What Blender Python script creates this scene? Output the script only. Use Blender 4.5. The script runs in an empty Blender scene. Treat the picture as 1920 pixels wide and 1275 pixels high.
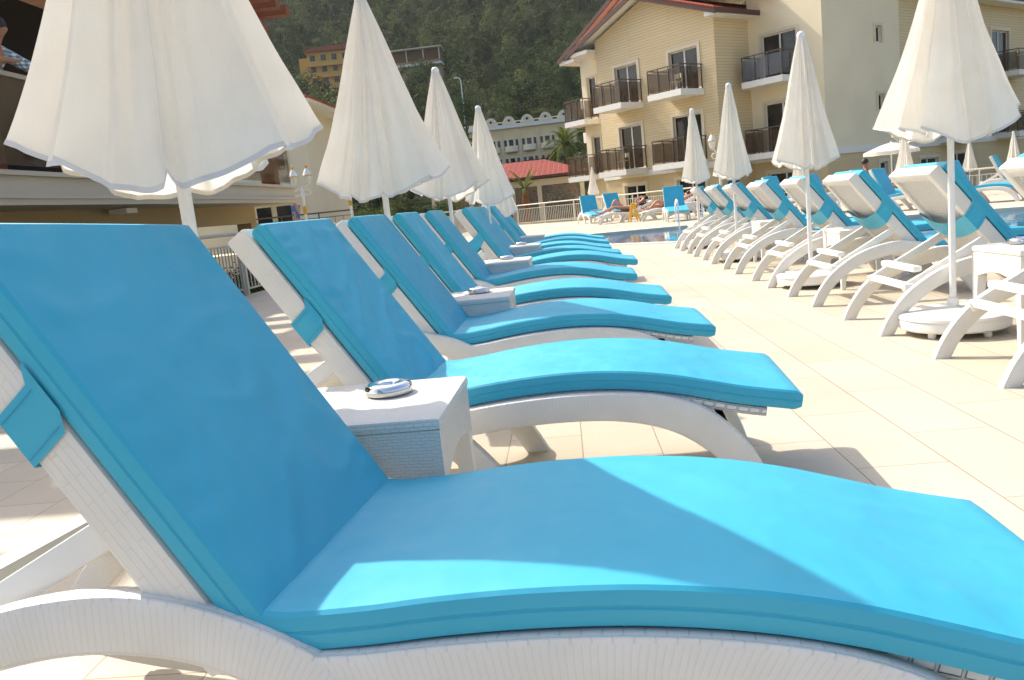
import bpy, bmesh, math, random
import numpy as np
from mathutils import Vector, Matrix, noise
random.seed(7)
PI = math.pi
S = bpy.context.scene
COL = S.collection

# ------------------------------------------------------------------ camera, sky, sun, exposure
cam_d = bpy.data.cameras.new("camera")
cam = bpy.data.objects.new("camera", cam_d); COL.objects.link(cam)
cam_d.sensor_fit = 'HORIZONTAL'; cam_d.sensor_width = 36.0
cam_d.lens = 36.0 * 1540.33 / 1920.0
cam_d.clip_start = 0.05; cam_d.clip_end = 3000
def cam_matrix(yaw, pitch, roll, H):
    F = Vector((math.sin(yaw)*math.cos(pitch), math.cos(yaw)*math.cos(pitch), -math.sin(pitch)))
    Rt = Vector((math.cos(yaw), -math.sin(yaw), 0)); U = Rt.cross(F)
    c, s = math.cos(roll), math.sin(roll)
    X = Rt*c + U*s; Y = U*c - Rt*s
    M = Matrix((X, Y, -F)).transposed().to_4x4(); M.translation = Vector((0, 0, H))
    return M
cam.matrix_world = cam_matrix(-0.0748, 0.16166, -0.10399, 0.998)
S.camera = cam

LIGHT = Vector((0.75, -0.63, -1.0)).normalized()      # direction the sunlight travels
sun_d = bpy.data.lights.new("sun", 'SUN'); sun_d.energy = 3.4; sun_d.angle = math.radians(0.55)
sun_d.color = (1.0, 0.93, 0.82)
sun = bpy.data.objects.new("sun", sun_d); COL.objects.link(sun)
sun.rotation_euler = LIGHT.to_track_quat('-Z', 'Y').to_euler(); sun.location = (0, 0, 30)
W = bpy.data.worlds.new("World"); S.world = W; W.use_nodes = True
wn = W.node_tree; wn.nodes.clear()
sky = wn.nodes.new('ShaderNodeTexSky'); sky.sky_type = 'NISHITA'; sky.sun_disc = False
sky.sun_elevation = math.asin(-LIGHT.z); sky.sun_rotation = math.atan2(-LIGHT.x, -LIGHT.y)
sky.dust_density = 4.0; sky.ozone_density = 0.6; sky.air_density = 1.0
bg = wn.nodes.new('ShaderNodeBackground'); bg.inputs[1].default_value = 0.15
wo = wn.nodes.new('ShaderNodeOutputWorld')
wn.links.new(sky.outputs[0], bg.inputs[0]); wn.links.new(bg.outputs[0], wo.inputs[0])
S.view_settings.view_transform = 'Standard'; S.view_settings.look = 'None'
S.view_settings.exposure = 0.89; S.view_settings.gamma = 1.0
S.render.engine = 'CYCLES'
S.cycles.max_bounces = 8; S.cycles.transparent_max_bounces = 12

# ------------------------------------------------------------------ materials
def nodes(name):
    m = bpy.data.materials.new(name); m.use_nodes = True
    nt = m.node_tree; b = nt.nodes['Principled BSDF']
    return m, nt, b
def N(nt, t, **kw):
    n = nt.nodes.new(t)
    for k, v in kw.items():
        if k in n.inputs.keys() if isinstance(k, str) else False: n.inputs[k].default_value = v
        else: setattr(n, k, v)
    return n
def noise_node(nt, scale, detail=4, coord='Object', vec=None, stretch=None):
    n = nt.nodes.new('ShaderNodeTexNoise'); n.inputs['Scale'].default_value = scale; n.inputs['Detail'].default_value = detail
    tc = nt.nodes.new('ShaderNodeTexCoord'); src = tc.outputs[coord]
    if stretch:
        mp = nt.nodes.new('ShaderNodeMapping'); mp.inputs['Scale'].default_value = stretch
        nt.links.new(src, mp.inputs[0]); src = mp.outputs[0]
    nt.links.new(src, n.inputs['Vector']); return n
def ramp(nt, fac, stops):
    r = nt.nodes.new('ShaderNodeValToRGB'); e = r.color_ramp.elements
    while len(e) < len(stops): e.new(0.5)
    for el, (p, c) in zip(e, stops): el.position = p; el.color = (c[0], c[1], c[2], 1)
    nt.links.new(fac, r.inputs[0]); return r
def bump(nt, h, strength, dist, prev=None):
    b = nt.nodes.new('ShaderNodeBump'); b.inputs['Strength'].default_value = strength; b.inputs['Distance'].default_value = dist
    nt.links.new(h, b.inputs['Height'])
    if prev: nt.links.new(prev.outputs[0], b.inputs['Normal'])
    return b
def sh(c, f): return tuple(min(1, x*f) for x in c)
def simple(name, col, rough=0.5, var=0.12, scale=6, bscale=None, bdist=0.002, metal=0.0, bstr=0.4, spec=None):
    m, nt, b = nodes(name)
    n = noise_node(nt, scale)
    r = ramp(nt, n.outputs[0], [(0.3, sh(col, 1-var)), (0.7, sh(col, 1+var))])
    nt.links.new(r.outputs[0], b.inputs['Base Color'])
    b.inputs['Roughness'].default_value = rough; b.inputs['Metallic'].default_value = metal
    if spec is not None: b.inputs['Specular IOR Level'].default_value = spec
    if bscale:
        k = noise_node(nt, bscale, 6)
        bp = bump(nt, k.outputs[0], bstr, bdist); nt.links.new(bp.outputs[0], b.inputs['Normal'])
    return m
def brick_uv(nt, bw, rh, mortar, coord='UV', offset=0.5):
    tc = nt.nodes.new('ShaderNodeTexCoord'); br = nt.nodes.new('ShaderNodeTexBrick')
    br.inputs['Scale'].default_value = 1.0; br.inputs['Brick Width'].default_value = bw; br.inputs['Row Height'].default_value = rh
    br.inputs['Mortar Size'].default_value = mortar; br.inputs['Mortar Smooth'].default_value = 0.6; br.offset = offset
    nt.links.new(tc.outputs[coord], br.inputs['Vector']); return br
M = {}
def resin(name, bw, rh, mortar, dist, strength=0.8):
    m, nt, b = nodes(name)
    n = noise_node(nt, 9); r = ramp(nt, n.outputs[0], [(0.3, (0.70, 0.67, 0.61)), (0.7, (0.75, 0.725, 0.67))])
    br = brick_uv(nt, bw, rh, mortar)
    inv = nt.nodes.new('ShaderNodeMath'); inv.operation = 'SUBTRACT'; inv.inputs[0].default_value = 1.0
    nt.links.new(br.outputs['Fac'], inv.inputs[1])
    joint_tone = nt.nodes.new('ShaderNodeMixRGB'); joint_tone.blend_type = 'MULTIPLY'; joint_tone.inputs[2].default_value = (0.95, 0.945, 0.93, 1)  # slightly darker tone along the weave joints
    nt.links.new(br.outputs['Fac'], joint_tone.inputs[0]); nt.links.new(r.outputs[0], joint_tone.inputs[1])
    nt.links.new(joint_tone.outputs[0], b.inputs['Base Color'])
    b.inputs['Roughness'].default_value = 0.42; b.inputs['Subsurface Weight'].default_value = 0.0
    bp = bump(nt, inv.outputs[0], strength, dist)
    nt.links.new(bp.outputs[0], b.inputs['Normal'])
    return m
M['resin'] = resin('white_resin_wicker', 0.030, 0.0235, 0.0020, 0.0016, 0.7)
M['resin_side'] = resin('white_resin_ribbed', 0.012, 0.6, 0.0014, 0.0006, 0.5)
M['resin_fine'] = resin('white_resin_fine_weave', 0.024, 0.0105, 0.0022, 0.0016, 0.9)
M['resin_frame'] = resin('white_resin_frame_weave', 0.090, 0.0135, 0.0012, 0.0008, 0.6)
M['resin_plain'] = simple('white_resin_smooth', (0.78, 0.765, 0.72), 0.4, 0.03, 8)
# woven panel, the shade in its gaps painted in as grey
m, nt, b = nodes('gap_shade_resin_weave'); br = brick_uv(nt, 0.036, 0.020, 0.0042)
br.inputs['Color1'].default_value = (0.76, 0.745, 0.70, 1); br.inputs['Color2'].default_value = (0.74, 0.72, 0.68, 1); br.inputs['Mortar'].default_value = (0.56, 0.55, 0.53, 1)
nt.links.new(br.outputs[0], b.inputs['Base Color']); b.inputs['Roughness'].default_value = 0.45
inv = nt.nodes.new('ShaderNodeMath'); inv.operation = 'SUBTRACT'; inv.inputs[0].default_value = 1.0
nt.links.new(br.outputs['Fac'], inv.inputs[1]); bp = bump(nt, inv.outputs[0], 1.0, 0.006); nt.links.new(bp.outputs[0], b.inputs['Normal'])
M['weave'] = m
# blue coated canvas
m, nt, b = nodes('blue_coated_canvas')
n = noise_node(nt, 3, 5); r = ramp(nt, n.outputs[0], [(0.3, (0.032, 0.375, 0.535)), (0.72, (0.044, 0.41, 0.58))])
nt.links.new(r.outputs[0], b.inputs['Base Color']); b.inputs['Roughness'].default_value = 0.36
rn = noise_node(nt, 14, 5); rr = ramp(nt, rn.outputs[0], [(0.3, (0.42,)*3), (0.75, (0.60,)*3)]); nt.links.new(rr.outputs[0], b.inputs['Roughness'])
w1 = noise_node(nt, 7, 3, stretch=(1, 0.55, 1)); w2 = noise_node(nt, 900, 1)
b1 = bump(nt, w1.outputs[0], 0.5, 0.014); b2 = bump(nt, w2.outputs[0], 0.12, 0.0005, b1); nt.links.new(b2.outputs[0], b.inputs['Normal'])
b.inputs['Coat Weight'].default_value = 0.05; b.inputs['Coat Roughness'].default_value = 0.3
M['blue'] = m
M['seam'] = simple('dark_blue_seam', (0.03, 0.27, 0.46), 0.6)
# umbrella cloth: diffuse + translucent
m, nt, b = nodes('white_canopy_cloth'); nt.nodes.remove(b)
out = nt.nodes['Material Output']
n = noise_node(nt, 5, 4); r = ramp(nt, n.outputs[0], [(0.3, (0.84, 0.80, 0.725)), (0.7, (0.89, 0.86, 0.795))])
d = nt.nodes.new('ShaderNodeBsdfDiffuse'); t = nt.nodes.new('ShaderNodeBsdfTranslucent'); mx = nt.nodes.new('ShaderNodeMixShader'); mx.inputs[0].default_value = 0.46
w = noise_node(nt, 16, 5, stretch=(1, 1, 0.35)); bp = bump(nt, w.outputs[0], 0.6, 0.016)
w2 = noise_node(nt, 500, 2); bp2 = bump(nt, w2.outputs[0], 0.1, 0.001, bp)
nt.links.new(r.outputs[0], d.inputs[0]); nt.links.new(r.outputs[0], t.inputs[0])
for s_ in (d, t): nt.links.new(bp2.outputs[0], s_.inputs['Normal'])
nt.links.new(d.outputs[0], mx.inputs[1]); nt.links.new(t.outputs[0], mx.inputs[2]); nt.links.new(mx.outputs[0], out.inputs[0])
M['canopy'] = m
M['hem'] = simple('canopy_hem_binding', (0.70, 0.665, 0.63), 0.7, 0.05)
M['pole'] = simple('white_lacquer', (0.80, 0.79, 0.76), 0.3, 0.03)
M['chrome'] = simple('chrome', (0.85, 0.85, 0.86), 0.08, 0.02, metal=1.0)
M['steel'] = simple('brushed_steel', (0.55, 0.54, 0.52), 0.28, 0.05, metal=1.0)
M['railing'] = simple('painted_railing', (0.40, 0.37, 0.32), 0.45, 0.08)
M['railing_pale'] = simple('cream_railing', (0.62, 0.57, 0.46), 0.45, 0.08)
M['ash'] = simple('ash', (0.05, 0.045, 0.04), 0.9)
# paving
m, nt, b = nodes('cream_stone_paving')
tc = nt.nodes.new('ShaderNodeTexCoord'); mp = nt.nodes.new('ShaderNodeMapping'); mp.inputs['Rotation'].default_value = (0, 0, PI/2)
mp.inputs['Location'].default_value = (0.02, 1.225, 0)
br = nt.nodes.new('ShaderNodeTexBrick'); br.inputs['Scale'].default_value = 1; br.inputs['Brick Width'].default_value = 0.68; br.inputs['Row Height'].default_value = 0.306
br.inputs['Mortar Size'].default_value = 0.0028; br.inputs['Mortar Smooth'].default_value = 0.2; br.offset = 0.5; br.inputs['Bias'].default_value = 0.0
br.inputs['Color1'].default_value = (0.485, 0.43, 0.335, 1); br.inputs['Color2'].default_value = (0.55, 0.488, 0.39, 1); br.inputs['Mortar'].default_value = (0.32, 0.245, 0.175, 1)
nt.links.new(tc.outputs['Object'], mp.inputs[0]); nt.links.new(mp.outputs[0], br.inputs['Vector'])
n = noise_node(nt, 1.3, 6); r = ramp(nt, n.outputs[0], [(0.25, (0.89, 0.875, 0.85)), (0.75, (1.05, 1.05, 1.04))])
n3 = noise_node(nt, 45, 5); r3 = ramp(nt, n3.outputs[0], [(0.3, (0.97, 0.965, 0.955)), (0.7, (1.02, 1.02, 1.02))])
mu = nt.nodes.new('ShaderNodeMixRGB'); mu.blend_type = 'MULTIPLY'; mu.inputs[0].default_value = 1
mu2 = nt.nodes.new('ShaderNodeMixRGB'); mu2.blend_type = 'MULTIPLY'; mu2.inputs[0].default_value = 1
nt.links.new(br.outputs[0], mu.inputs[1]); nt.links.new(r.outputs[0], mu.inputs[2]); nt.links.new(mu.outputs[0], mu2.inputs[1]); nt.links.new(r3.outputs[0], mu2.inputs[2])
nt.links.new(mu2.outputs[0], b.inputs['Base Color']); b.inputs['Roughness'].default_value = 0.55
inv = nt.nodes.new('ShaderNodeMath'); inv.operation = 'SUBTRACT'; inv.inputs[0].default_value = 1.0
nt.links.new(br.outputs['Fac'], inv.inputs[1]); b1 = bump(nt, inv.outputs[0], 0.5, 0.002); b2 = bump(nt, n3.outputs[0], 0.15, 0.002, b1); nt.links.new(b2.outputs[0], b.inputs['Normal'])
M['paving'] = m
M['coping'] = simple('pale_coping_stone', (0.62, 0.57, 0.47), 0.5, 0.05, 3)
# pool
m, nt, b = nodes('pool_water')
n = noise_node(nt, 2.2, 4); r = ramp(nt, n.outputs[0], [(0.3, (0.02, 0.10, 0.19)), (0.7, (0.05, 0.20, 0.31))])
nt.links.new(r.outputs[0], b.inputs['Base Color']); b.inputs['Roughness'].default_value = 0.02; b.inputs['IOR'].default_value = 1.33
w = noise_node(nt, 2.6, 3); bp = bump(nt, w.outputs[0], 0.12, 0.03); nt.links.new(bp.outputs[0], b.inputs['Normal'])
M['water'] = m
m, nt, b = nodes('pool_mosaic'); br = brick_uv(nt, 0.05, 0.05, 0.004, 'Object', 0.0)
br.inputs['Color1'].default_value = (0.03, 0.22, 0.42, 1); br.inputs['Color2'].default_value = (0.05, 0.30, 0.50, 1); br.inputs['Mortar'].default_value = (0.4, 0.5, 0.55, 1)
nt.links.new(br.outputs[0], b.inputs['Base Color']); M['mosaic'] = m
# buildings
def stucco(name, col, var=0.05): return simple(name, col, 0.85, var, 0.6, 25, 0.004, bstr=0.25)
M['cream'] = stucco('cream_render', (0.80, 0.70, 0.49))
M['cream_light'] = stucco('pale_cream_render', (0.72, 0.65, 0.48))
M['white_render'] = stucco('white_render', (0.74, 0.71, 0.65))
def siding(name, c1, c2, mort, rh=0.128, bw=5.0):
    m, nt, b = nodes(name); br = brick_uv(nt, bw, rh, 0.014)
    br.inputs['Color1'].default_value = (*c1, 1); br.inputs['Color2'].default_value = (*c2, 1); br.inputs['Mortar'].default_value = (*mort, 1)
    nt.links.new(br.outputs[0], b.inputs['Base Color']); b.inputs['Roughness'].default_value = 0.7
    inv = nt.nodes.new('ShaderNodeMath'); inv.operation = 'SUBTRACT'; inv.inputs[0].default_value = 1.0
    nt.links.new(br.outputs['Fac'], inv.inputs[1]); bp = bump(nt, inv.outputs[0], 0.8, 0.02); nt.links.new(bp.outputs[0], b.inputs['Normal'])
    return m
M['siding'] = siding('tan_horizontal_siding', (0.70, 0.56, 0.33), (0.73, 0.59, 0.35), (0.56, 0.44, 0.25))
M['siding_pale'] = siding('pale_boarding', (0.55, 0.47, 0.28), (0.58, 0.49, 0.30), (0.36, 0.29, 0.16))
M['panel'] = siding('tan_panels_with_pale_joints', (0.62, 0.48, 0.26), (0.64, 0.50, 0.27), (0.76, 0.67, 0.48), rh=0.72, bw=4.5)
M['trim'] = simple('cream_trim', (0.68, 0.60, 0.44), 0.6, 0.03)
M['white_trim'] = simple('white_trim', (0.78, 0.76, 0.70), 0.5, 0.03)
def tiles(name, c1, c2, mort, bw=0.25, rh=0.34):
    m, nt, b = nodes(name); br = brick_uv(nt, bw, rh, 0.03)
    br.inputs['Color1'].default_value = (*c1, 1); br.inputs['Color2'].default_value = (*c2, 1); br.inputs['Mortar'].default_value = (*mort, 1)
    br.offset = 0.0; b.inputs['Specular IOR Level'].default_value = 0.08
    nt.links.new(br.outputs[0], b.inputs['Base Color']); b.inputs['Roughness'].default_value = 0.6
    inv = nt.nodes.new('ShaderNodeMath'); inv.operation = 'SUBTRACT'; inv.inputs[0].default_value = 1.0
    nt.links.new(br.outputs['Fac'], inv.inputs[1]); bp = bump(nt, inv.outputs[0], 1.0, 0.05); nt.links.new(bp.outputs[0], b.inputs['Normal'])
    return m
M['roof'] = tiles('red_roof_tiles', (0.32, 0.075, 0.045), (0.38, 0.10, 0.06), (0.56, 0.24, 0.15))
M['brown'] = simple('brown_barge_board', (0.085, 0.030, 0.022), 0.5, 0.1)
M['wood'] = simple('stained_timber', (0.20, 0.055, 0.015), 0.5, 0.25, 4, 30, 0.003)
m, nt, b = nodes('dark_window_glass'); b.inputs['Base Color'].default_value = (0.012, 0.012, 0.012, 1); b.inputs['Roughness'].default_value = 0.04
n = noise_node(nt, 0.9, 3); r = ramp(nt, n.outputs[0], [(0.4, (0.012, 0.011, 0.010)), (0.65, (0.05, 0.045, 0.04))]); nt.links.new(r.outputs[0], b.inputs['Base Color'])
bp = bump(nt, n.outputs[0], 0.05, 0.05); nt.links.new(bp.outputs[0], b.inputs['Normal'])
M['glass'] = m
def tinted(name, col, alpha):
    m, nt, b = nodes(name); b.inputs['Base Color'].default_value = (*col, 1); b.inputs['Roughness'].default_value = 0.05
    tr = nt.nodes.new('ShaderNodeBsdfTransparent'); mx = nt.nodes.new('ShaderNodeMixShader'); mx.inputs[0].default_value = alpha
    n = noise_node(nt, 1.0, 2); rr = ramp(nt, n.outputs[0], [(0.3, sh(col, 0.8)), (0.7, sh(col, 1.2))]); nt.links.new(rr.outputs[0], b.inputs['Base Color'])
    out = nt.nodes['Material Output']; nt.links.new(tr.outputs[0], mx.inputs[1]); nt.links.new(b.outputs[0], mx.inputs[2]); nt.links.new(mx.outputs[0], out.inputs[0])
    return m
M['tint'] = tinted('bronze_tinted_glass', (0.09, 0.055, 0.03), 0.45)
M['tint_grey'] = tinted('grey_tinted_glass', (0.14, 0.15, 0.17), 0.45)
M['clear'] = tinted('clear_screen_glass', (0.25, 0.27, 0.24), 0.28)
M['bronze'] = simple('bronze_rail_metal', (0.12, 0.09, 0.07), 0.35, 0.1, metal=0.6)
M['yellow_wall'] = stucco('ochre_yellow_render', (0.58, 0.36, 0.09))
M['dark'] = simple('painted_shade', (0.02, 0.016, 0.012), 0.9)  # near-black that stands for the shade inside rooms and openings
M['tan'] = stucco('tan_render', (0.38, 0.28, 0.14))
M['gold'] = simple('gold_paint', (0.62, 0.36, 0.05), 0.3, 0.08, metal=0.6)
M['frost'] = simple('frosted_lantern_glass', (0.70, 0.68, 0.62), 0.25, 0.03)
M['yellow'] = simple('yellow_plastic', (0.75, 0.42, 0.02), 0.4, 0.05)
M['brick'] = tiles('orange_brick', (0.42, 0.17, 0.07), (0.36, 0.13, 0.06), (0.5, 0.42, 0.33), 0.22, 0.075)
M['ground'] = simple('dry_garden_soil', (0.20, 0.17, 0.09), 0.95, 0.4, 0.4, 3, 0.1)
M['hillsoil'] = simple('hillside_scrub', (0.028, 0.032, 0.014), 1.0, 0.5, 0.05, spec=0.0)
def leafmat(name, c1, c2, c3, scale=0.25, trans=0.25):
    m, nt, b = nodes(name)
    n = noise_node(nt, scale, 5); r = ramp(nt, n.outputs[0], [(0.30, c1), (0.5, c2), (0.72, c3)])
    out = nt.nodes['Material Output']; t = nt.nodes.new('ShaderNodeBsdfTranslucent'); mx = nt.nodes.new('ShaderNodeMixShader'); mx.inputs[0].default_value = trans
    nt.links.new(r.outputs[0], b.inputs['Base Color']); nt.links.new(r.outputs[0], t.inputs[0]); b.inputs['Roughness'].default_value = 0.85
    b.inputs['Specular IOR Level'].default_value = 0.08
    nt.links.new(b.outputs[0], mx.inputs[1]); nt.links.new(t.outputs[0], mx.inputs[2]); nt.links.new(mx.outputs[0], out.inputs[0])
    return m
M['wood_leaf'] = leafmat('hill_wood_foliage', (0.022, 0.036, 0.012), (0.050, 0.073, 0.024), (0.115, 0.14, 0.048), 0.10)
_nt = M['wood_leaf'].node_tree; _at = _nt.nodes.new('ShaderNodeAttribute'); _at.attribute_name = 'tint'; _mx = _nt.nodes.new('ShaderNodeMath'); _mx.operation = 'MULTIPLY_ADD'; _mx.inputs[1].default_value = 0.35
_rm = [n for n in _nt.nodes if n.type == 'VALTORGB'][0]; _nz = [n for n in _nt.nodes if n.type == 'TEX_NOISE'][0]
_nt.links.new(_nz.outputs[0], _mx.inputs[0]); _nt.links.new(_at.outputs['Fac'], _mx.inputs[2]); _nt.links.new(_mx.outputs[0], _rm.inputs[0])
M['pine_leaf'] = leafmat('pine_needles', (0.03, 0.05, 0.018), (0.05, 0.08, 0.026), (0.08, 0.115, 0.04), 0.6)
M['olive_leaf'] = leafmat('olive_leaves', (0.07, 0.09, 0.05), (0.11, 0.13, 0.075), (0.16, 0.18, 0.11), 0.9)
M['shrub_leaf'] = leafmat('garden_shrub_leaves', (0.04, 0.07, 0.02), (0.08, 0.12, 0.03), (0.14, 0.18, 0.055), 1.2)
M['dark_leaf'] = leafmat('dark_shrub_leaves', (0.015, 0.028, 0.01), (0.03, 0.05, 0.017), (0.06, 0.085, 0.03), 1.2)
M['palm_leaf'] = leafmat('palm_fronds', (0.07, 0.10, 0.02), (0.12, 0.15, 0.035), (0.18, 0.20, 0.06), 1.5)
M['palm_dry'] = leafmat('dry_palm_fronds', (0.16, 0.13, 0.05), (0.2, 0.17, 0.07), (0.26, 0.2, 0.08), 1.5)
M['bark'] = simple('rough_bark', (0.10, 0.07, 0.045), 0.95, 0.4, 5, 20, 0.02)
M['palm_bark'] = simple('fibrous_palm_bark', (0.20, 0.085, 0.035), 0.95, 0.4, 9, 30, 0.02)
def skin(name, col):
    m = simple(name, col, 0.5, 0.06, 8); return m
M['skin_tan'] = skin('tanned_skin', (0.50, 0.24, 0.145)); M['skin_shaded'] = skin('shaded_tan_skin', (0.36, 0.16, 0.085))  # second tone is the tan skin with shade put into its colour
M['hair'] = simple('dark_hair', (0.018, 0.012, 0.01), 0.6, 0.3, 60)
M['black_cloth'] = simple('black_cloth', (0.02, 0.02, 0.022), 0.8)
M['pink_cloth'] = simple('coral_swimwear', (0.45, 0.07, 0.09), 0.7)
M['blue_shirt'] = simple('blue_shirt', (0.06, 0.17, 0.42), 0.8, 0.1)
M['navy'] = simple('navy_towelling', (0.03, 0.04, 0.14), 0.9, 0.2, 30)
m, nt, b = nodes('plaid_shirt')
tc = nt.nodes.new('ShaderNodeTexCoord'); ws = []
for ax in 'XZ':
    wv = nt.nodes.new('ShaderNodeTexWave'); wv.bands_direction = ax; wv.inputs['Scale'].default_value = 7.0; wv.inputs['Distortion'].default_value = 0.6
    nt.links.new(tc.outputs['Object'], wv.inputs[0]); ws.append(wv)
mx = nt.nodes.new('ShaderNodeMixRGB'); mx.blend_type = 'MULTIPLY'; mx.inputs[0].default_value = 1
ra = ramp(nt, ws[0].outputs[1], [(0.35, (0.35, 0.42, 0.46)), (0.6, (0.80, 0.84, 0.85))]); rb = ramp(nt, ws[1].outputs[1], [(0.35, (0.35, 0.42, 0.50)), (0.6, (0.85, 0.88, 0.88))])
nt.links.new(ra.outputs[0], mx.inputs[1]); nt.links.new(rb.outputs[0], mx.inputs[2]); nt.links.new(mx.outputs[0], b.inputs['Base Color']); b.inputs['Roughness'].default_value = 0.85
M['plaid'] = m

# ------------------------------------------------------------------ mesh builder
class MB:
    def __init__(s): s.v = []; s.f = []; s.uv = []; s.mi = []
    def quad(s, pts, uv=None, mi=0):
        i = len(s.v); s.v += [tuple(p) for p in pts]; s.f.append(tuple(range(i, i+len(pts))))
        if uv is None:
            p = [Vector(q) for q in pts]; n = (p[1]-p[0]).cross(p[-1]-p[0]); ax = max(range(3), key=lambda k: abs(n[k]))
            k1, k2 = [(1, 2), (0, 2), (0, 1)][ax]; uv = [(q[k1], q[k2]) for q in p]
        s.uv.append(list(uv)); s.mi.append(mi)
    def grid(s, P, closed_u=False, closed_v=False, UV=None, mi=0, flip=False):
        nu, nv = len(P), len(P[0]); base = len(s.v)
        for row in P: s.v += [tuple(p) for p in row]
        for i in range(nu if closed_u else nu-1):
            for j in range(nv if closed_v else nv-1):
                i2, j2 = (i+1) % nu, (j+1) % nv
                f = [base+i*nv+j, base+i*nv+j2, base+i2*nv+j2, base+i2*nv+j]
                if UV: u = [UV(i, j), UV(i, j+1), UV(i+1, j+1), UV(i+1, j)]
                else: u = [(i*.1, j*.1), (i*.1, (j+1)*.1), ((i+1)*.1, (j+1)*.1), ((i+1)*.1, j*.1)]
                if flip: f.reverse(); u.reverse()
                s.f.append(tuple(f)); s.uv.append(u); s.mi.append(mi)
    def box(s, x0, x1, y0, y1, z0, z1, mi=0, M4=None, bev=0.0):
        if bev > 0:
            bev = min(bev, (x1-x0)*.45, (y1-y0)*.45, (z1-z0)*.45)
            bm = bmesh.new(); bmesh.ops.create_cube(bm, size=1)
            for v in bm.verts: v.co = Vector(((x0+x1)/2+v.co.x*(x1-x0), (y0+y1)/2+v.co.y*(y1-y0), (z0+z1)/2+v.co.z*(z1-z0)))
            bmesh.ops.bevel(bm, geom=bm.edges[:], offset=bev, segments=2, affect='EDGES', profile=0.6)
            for f in bm.faces:
                p = [v.co.copy() for v in f.verts]; n = f.normal; ax = max(range(3), key=lambda k: abs(n[k])); k1, k2 = [(1, 2), (0, 2), (0, 1)][ax]
                uv = [(q[k1], q[k2]) for q in p]
                if M4: p = [M4 @ q for q in p]
                s.quad(p, uv, mi)
            bm.free(); return
        c = [(x0, y0, z0), (x1, y0, z0), (x1, y1, z0), (x0, y1, z0), (x0, y0, z1), (x1, y0, z1), (x1, y1, z1), (x0, y1, z1)]
        for f in [(3, 2, 1, 0), (4, 5, 6, 7), (0, 1, 5, 4), (1, 2, 6, 5), (2, 3, 7, 6), (3, 0, 4, 7)]:
            p = [Vector(c[i]) for i in f]; n = (p[1]-p[0]).cross(p[2]-p[0]); ax = max(range(3), key=lambda k: abs(n[k])); k1, k2 = [(1, 2), (0, 2), (0, 1)][ax]
            uv = [(q[k1], q[k2]) for q in p]
            if M4: p = [M4 @ q for q in p]
            s.quad(p, uv, mi)
    def tube(s, path, r, n=10, caps=True, mi=0):
        path = [Vector(p) for p in path]; rs = r if isinstance(r, (list, tuple)) else [r]*len(path); P = []; L = 0; Ls = []
        up = None
        for i, p in enumerate(path):
            d = (path[min(i+1, len(path)-1)]-path[max(i-1, 0)]).normalized()
            if i: L += (p-path[i-1]).length
            Ls.append(L)
            if up is None: up = d.orthogonal().normalized()
            up = (up - d*up.dot(d)).normalized(); sd = d.cross(up)
            P.append([p+(up*math.cos(2*PI*k/n)+sd*math.sin(2*PI*k/n))*rs[i] for k in range(n)])
        s.grid(P, False, True, lambda i, j: (Ls[min(i, len(Ls)-1)], j/n*2*PI*rs[0]), mi, flip=True)
        if caps: s.quad(P[0], mi=mi); s.quad(P[-1][::-1], mi=mi)
    def lathe(s, prof, c=(0, 0, 0), n=24, mi=0):
        P = [[(c[0]+r*math.cos(2*PI*k/n), c[1]+r*math.sin(2*PI*k/n), c[2]+z) for k in range(n)] for r, z in prof]
        s.grid(P, False, True, lambda i, j: (j/n, i*.1), mi)
    def prism(s, poly, y0, y1, mi=0, T=lambda x, y, z: (x, y, z)):
        """poly in (x,z), extruded along y"""
        a = [T(x, y0, z) for x, z in poly]; b_ = [T(x, y1, z) for x, z in poly]
        s.quad(a, [(x, z) for x, z in poly], mi); s.quad(b_[::-1], [(x, z) for x, z in poly][::-1], mi)
        n = len(poly); u = 0
        for i in range(n):
            j = (i+1) % n; l = math.dist(poly[i], poly[j])
            s.quad([a[i], b_[i], b_[j], a[j]], [(u, y0), (u, y1), (u+l, y1), (u+l, y0)], mi); u += l
    def build(s, name, mats, parent=None, smooth=True, angle=35, loc=None):
        me = bpy.data.meshes.new(name); me.from_pydata(s.v, [], s.f)
        uvl = me.uv_layers.new(name='UVMap'); flat = [c for u in s.uv for p in u for c in p]
        uvl.data.foreach_set('uv', flat)
        if not isinstance(mats, (list, tuple)): mats = [mats]
        for mt in mats: me.materials.append(mt)
        me.polygons.foreach_set('material_index', s.mi)
        bm = bmesh.new(); bm.from_mesh(me); bmesh.ops.remove_doubles(bm, verts=bm.verts, dist=1e-5); bmesh.ops.recalc_face_normals(bm, faces=bm.faces)
        bm.to_mesh(me); bm.free()
        if smooth:
            me.shade_smooth(); me.set_sharp_from_angle(angle=math.radians(angle))
        o = bpy.data.objects.new(name, me); COL.objects.link(o)
        if parent: o.parent = parent
        if loc: o.location = loc
        return o
def tag(o, label=None, cat=None, group=None, kind=None):
    if label: o['label'] = label
    if cat: o['category'] = cat
    if group: o['group'] = group
    if kind: o['kind'] = kind
    return o
def empty(name, loc=(0, 0, 0), rz=0, sc=1.0):
    o = bpy.data.objects.new(name, None); COL.objects.link(o); o.location = loc; o.rotation_euler = (0, 0, rz); o.scale = (sc,)*3
    o.empty_display_size = 0.1; return o
def copy_tree(o, parent=None):
    c = o.copy(); COL.objects.link(c)
    if parent: c.parent = parent
    for ch in list(o.children): copy_tree(ch, c)
    return c
def structure(o): o['kind'] = 'structure'; return o
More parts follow.
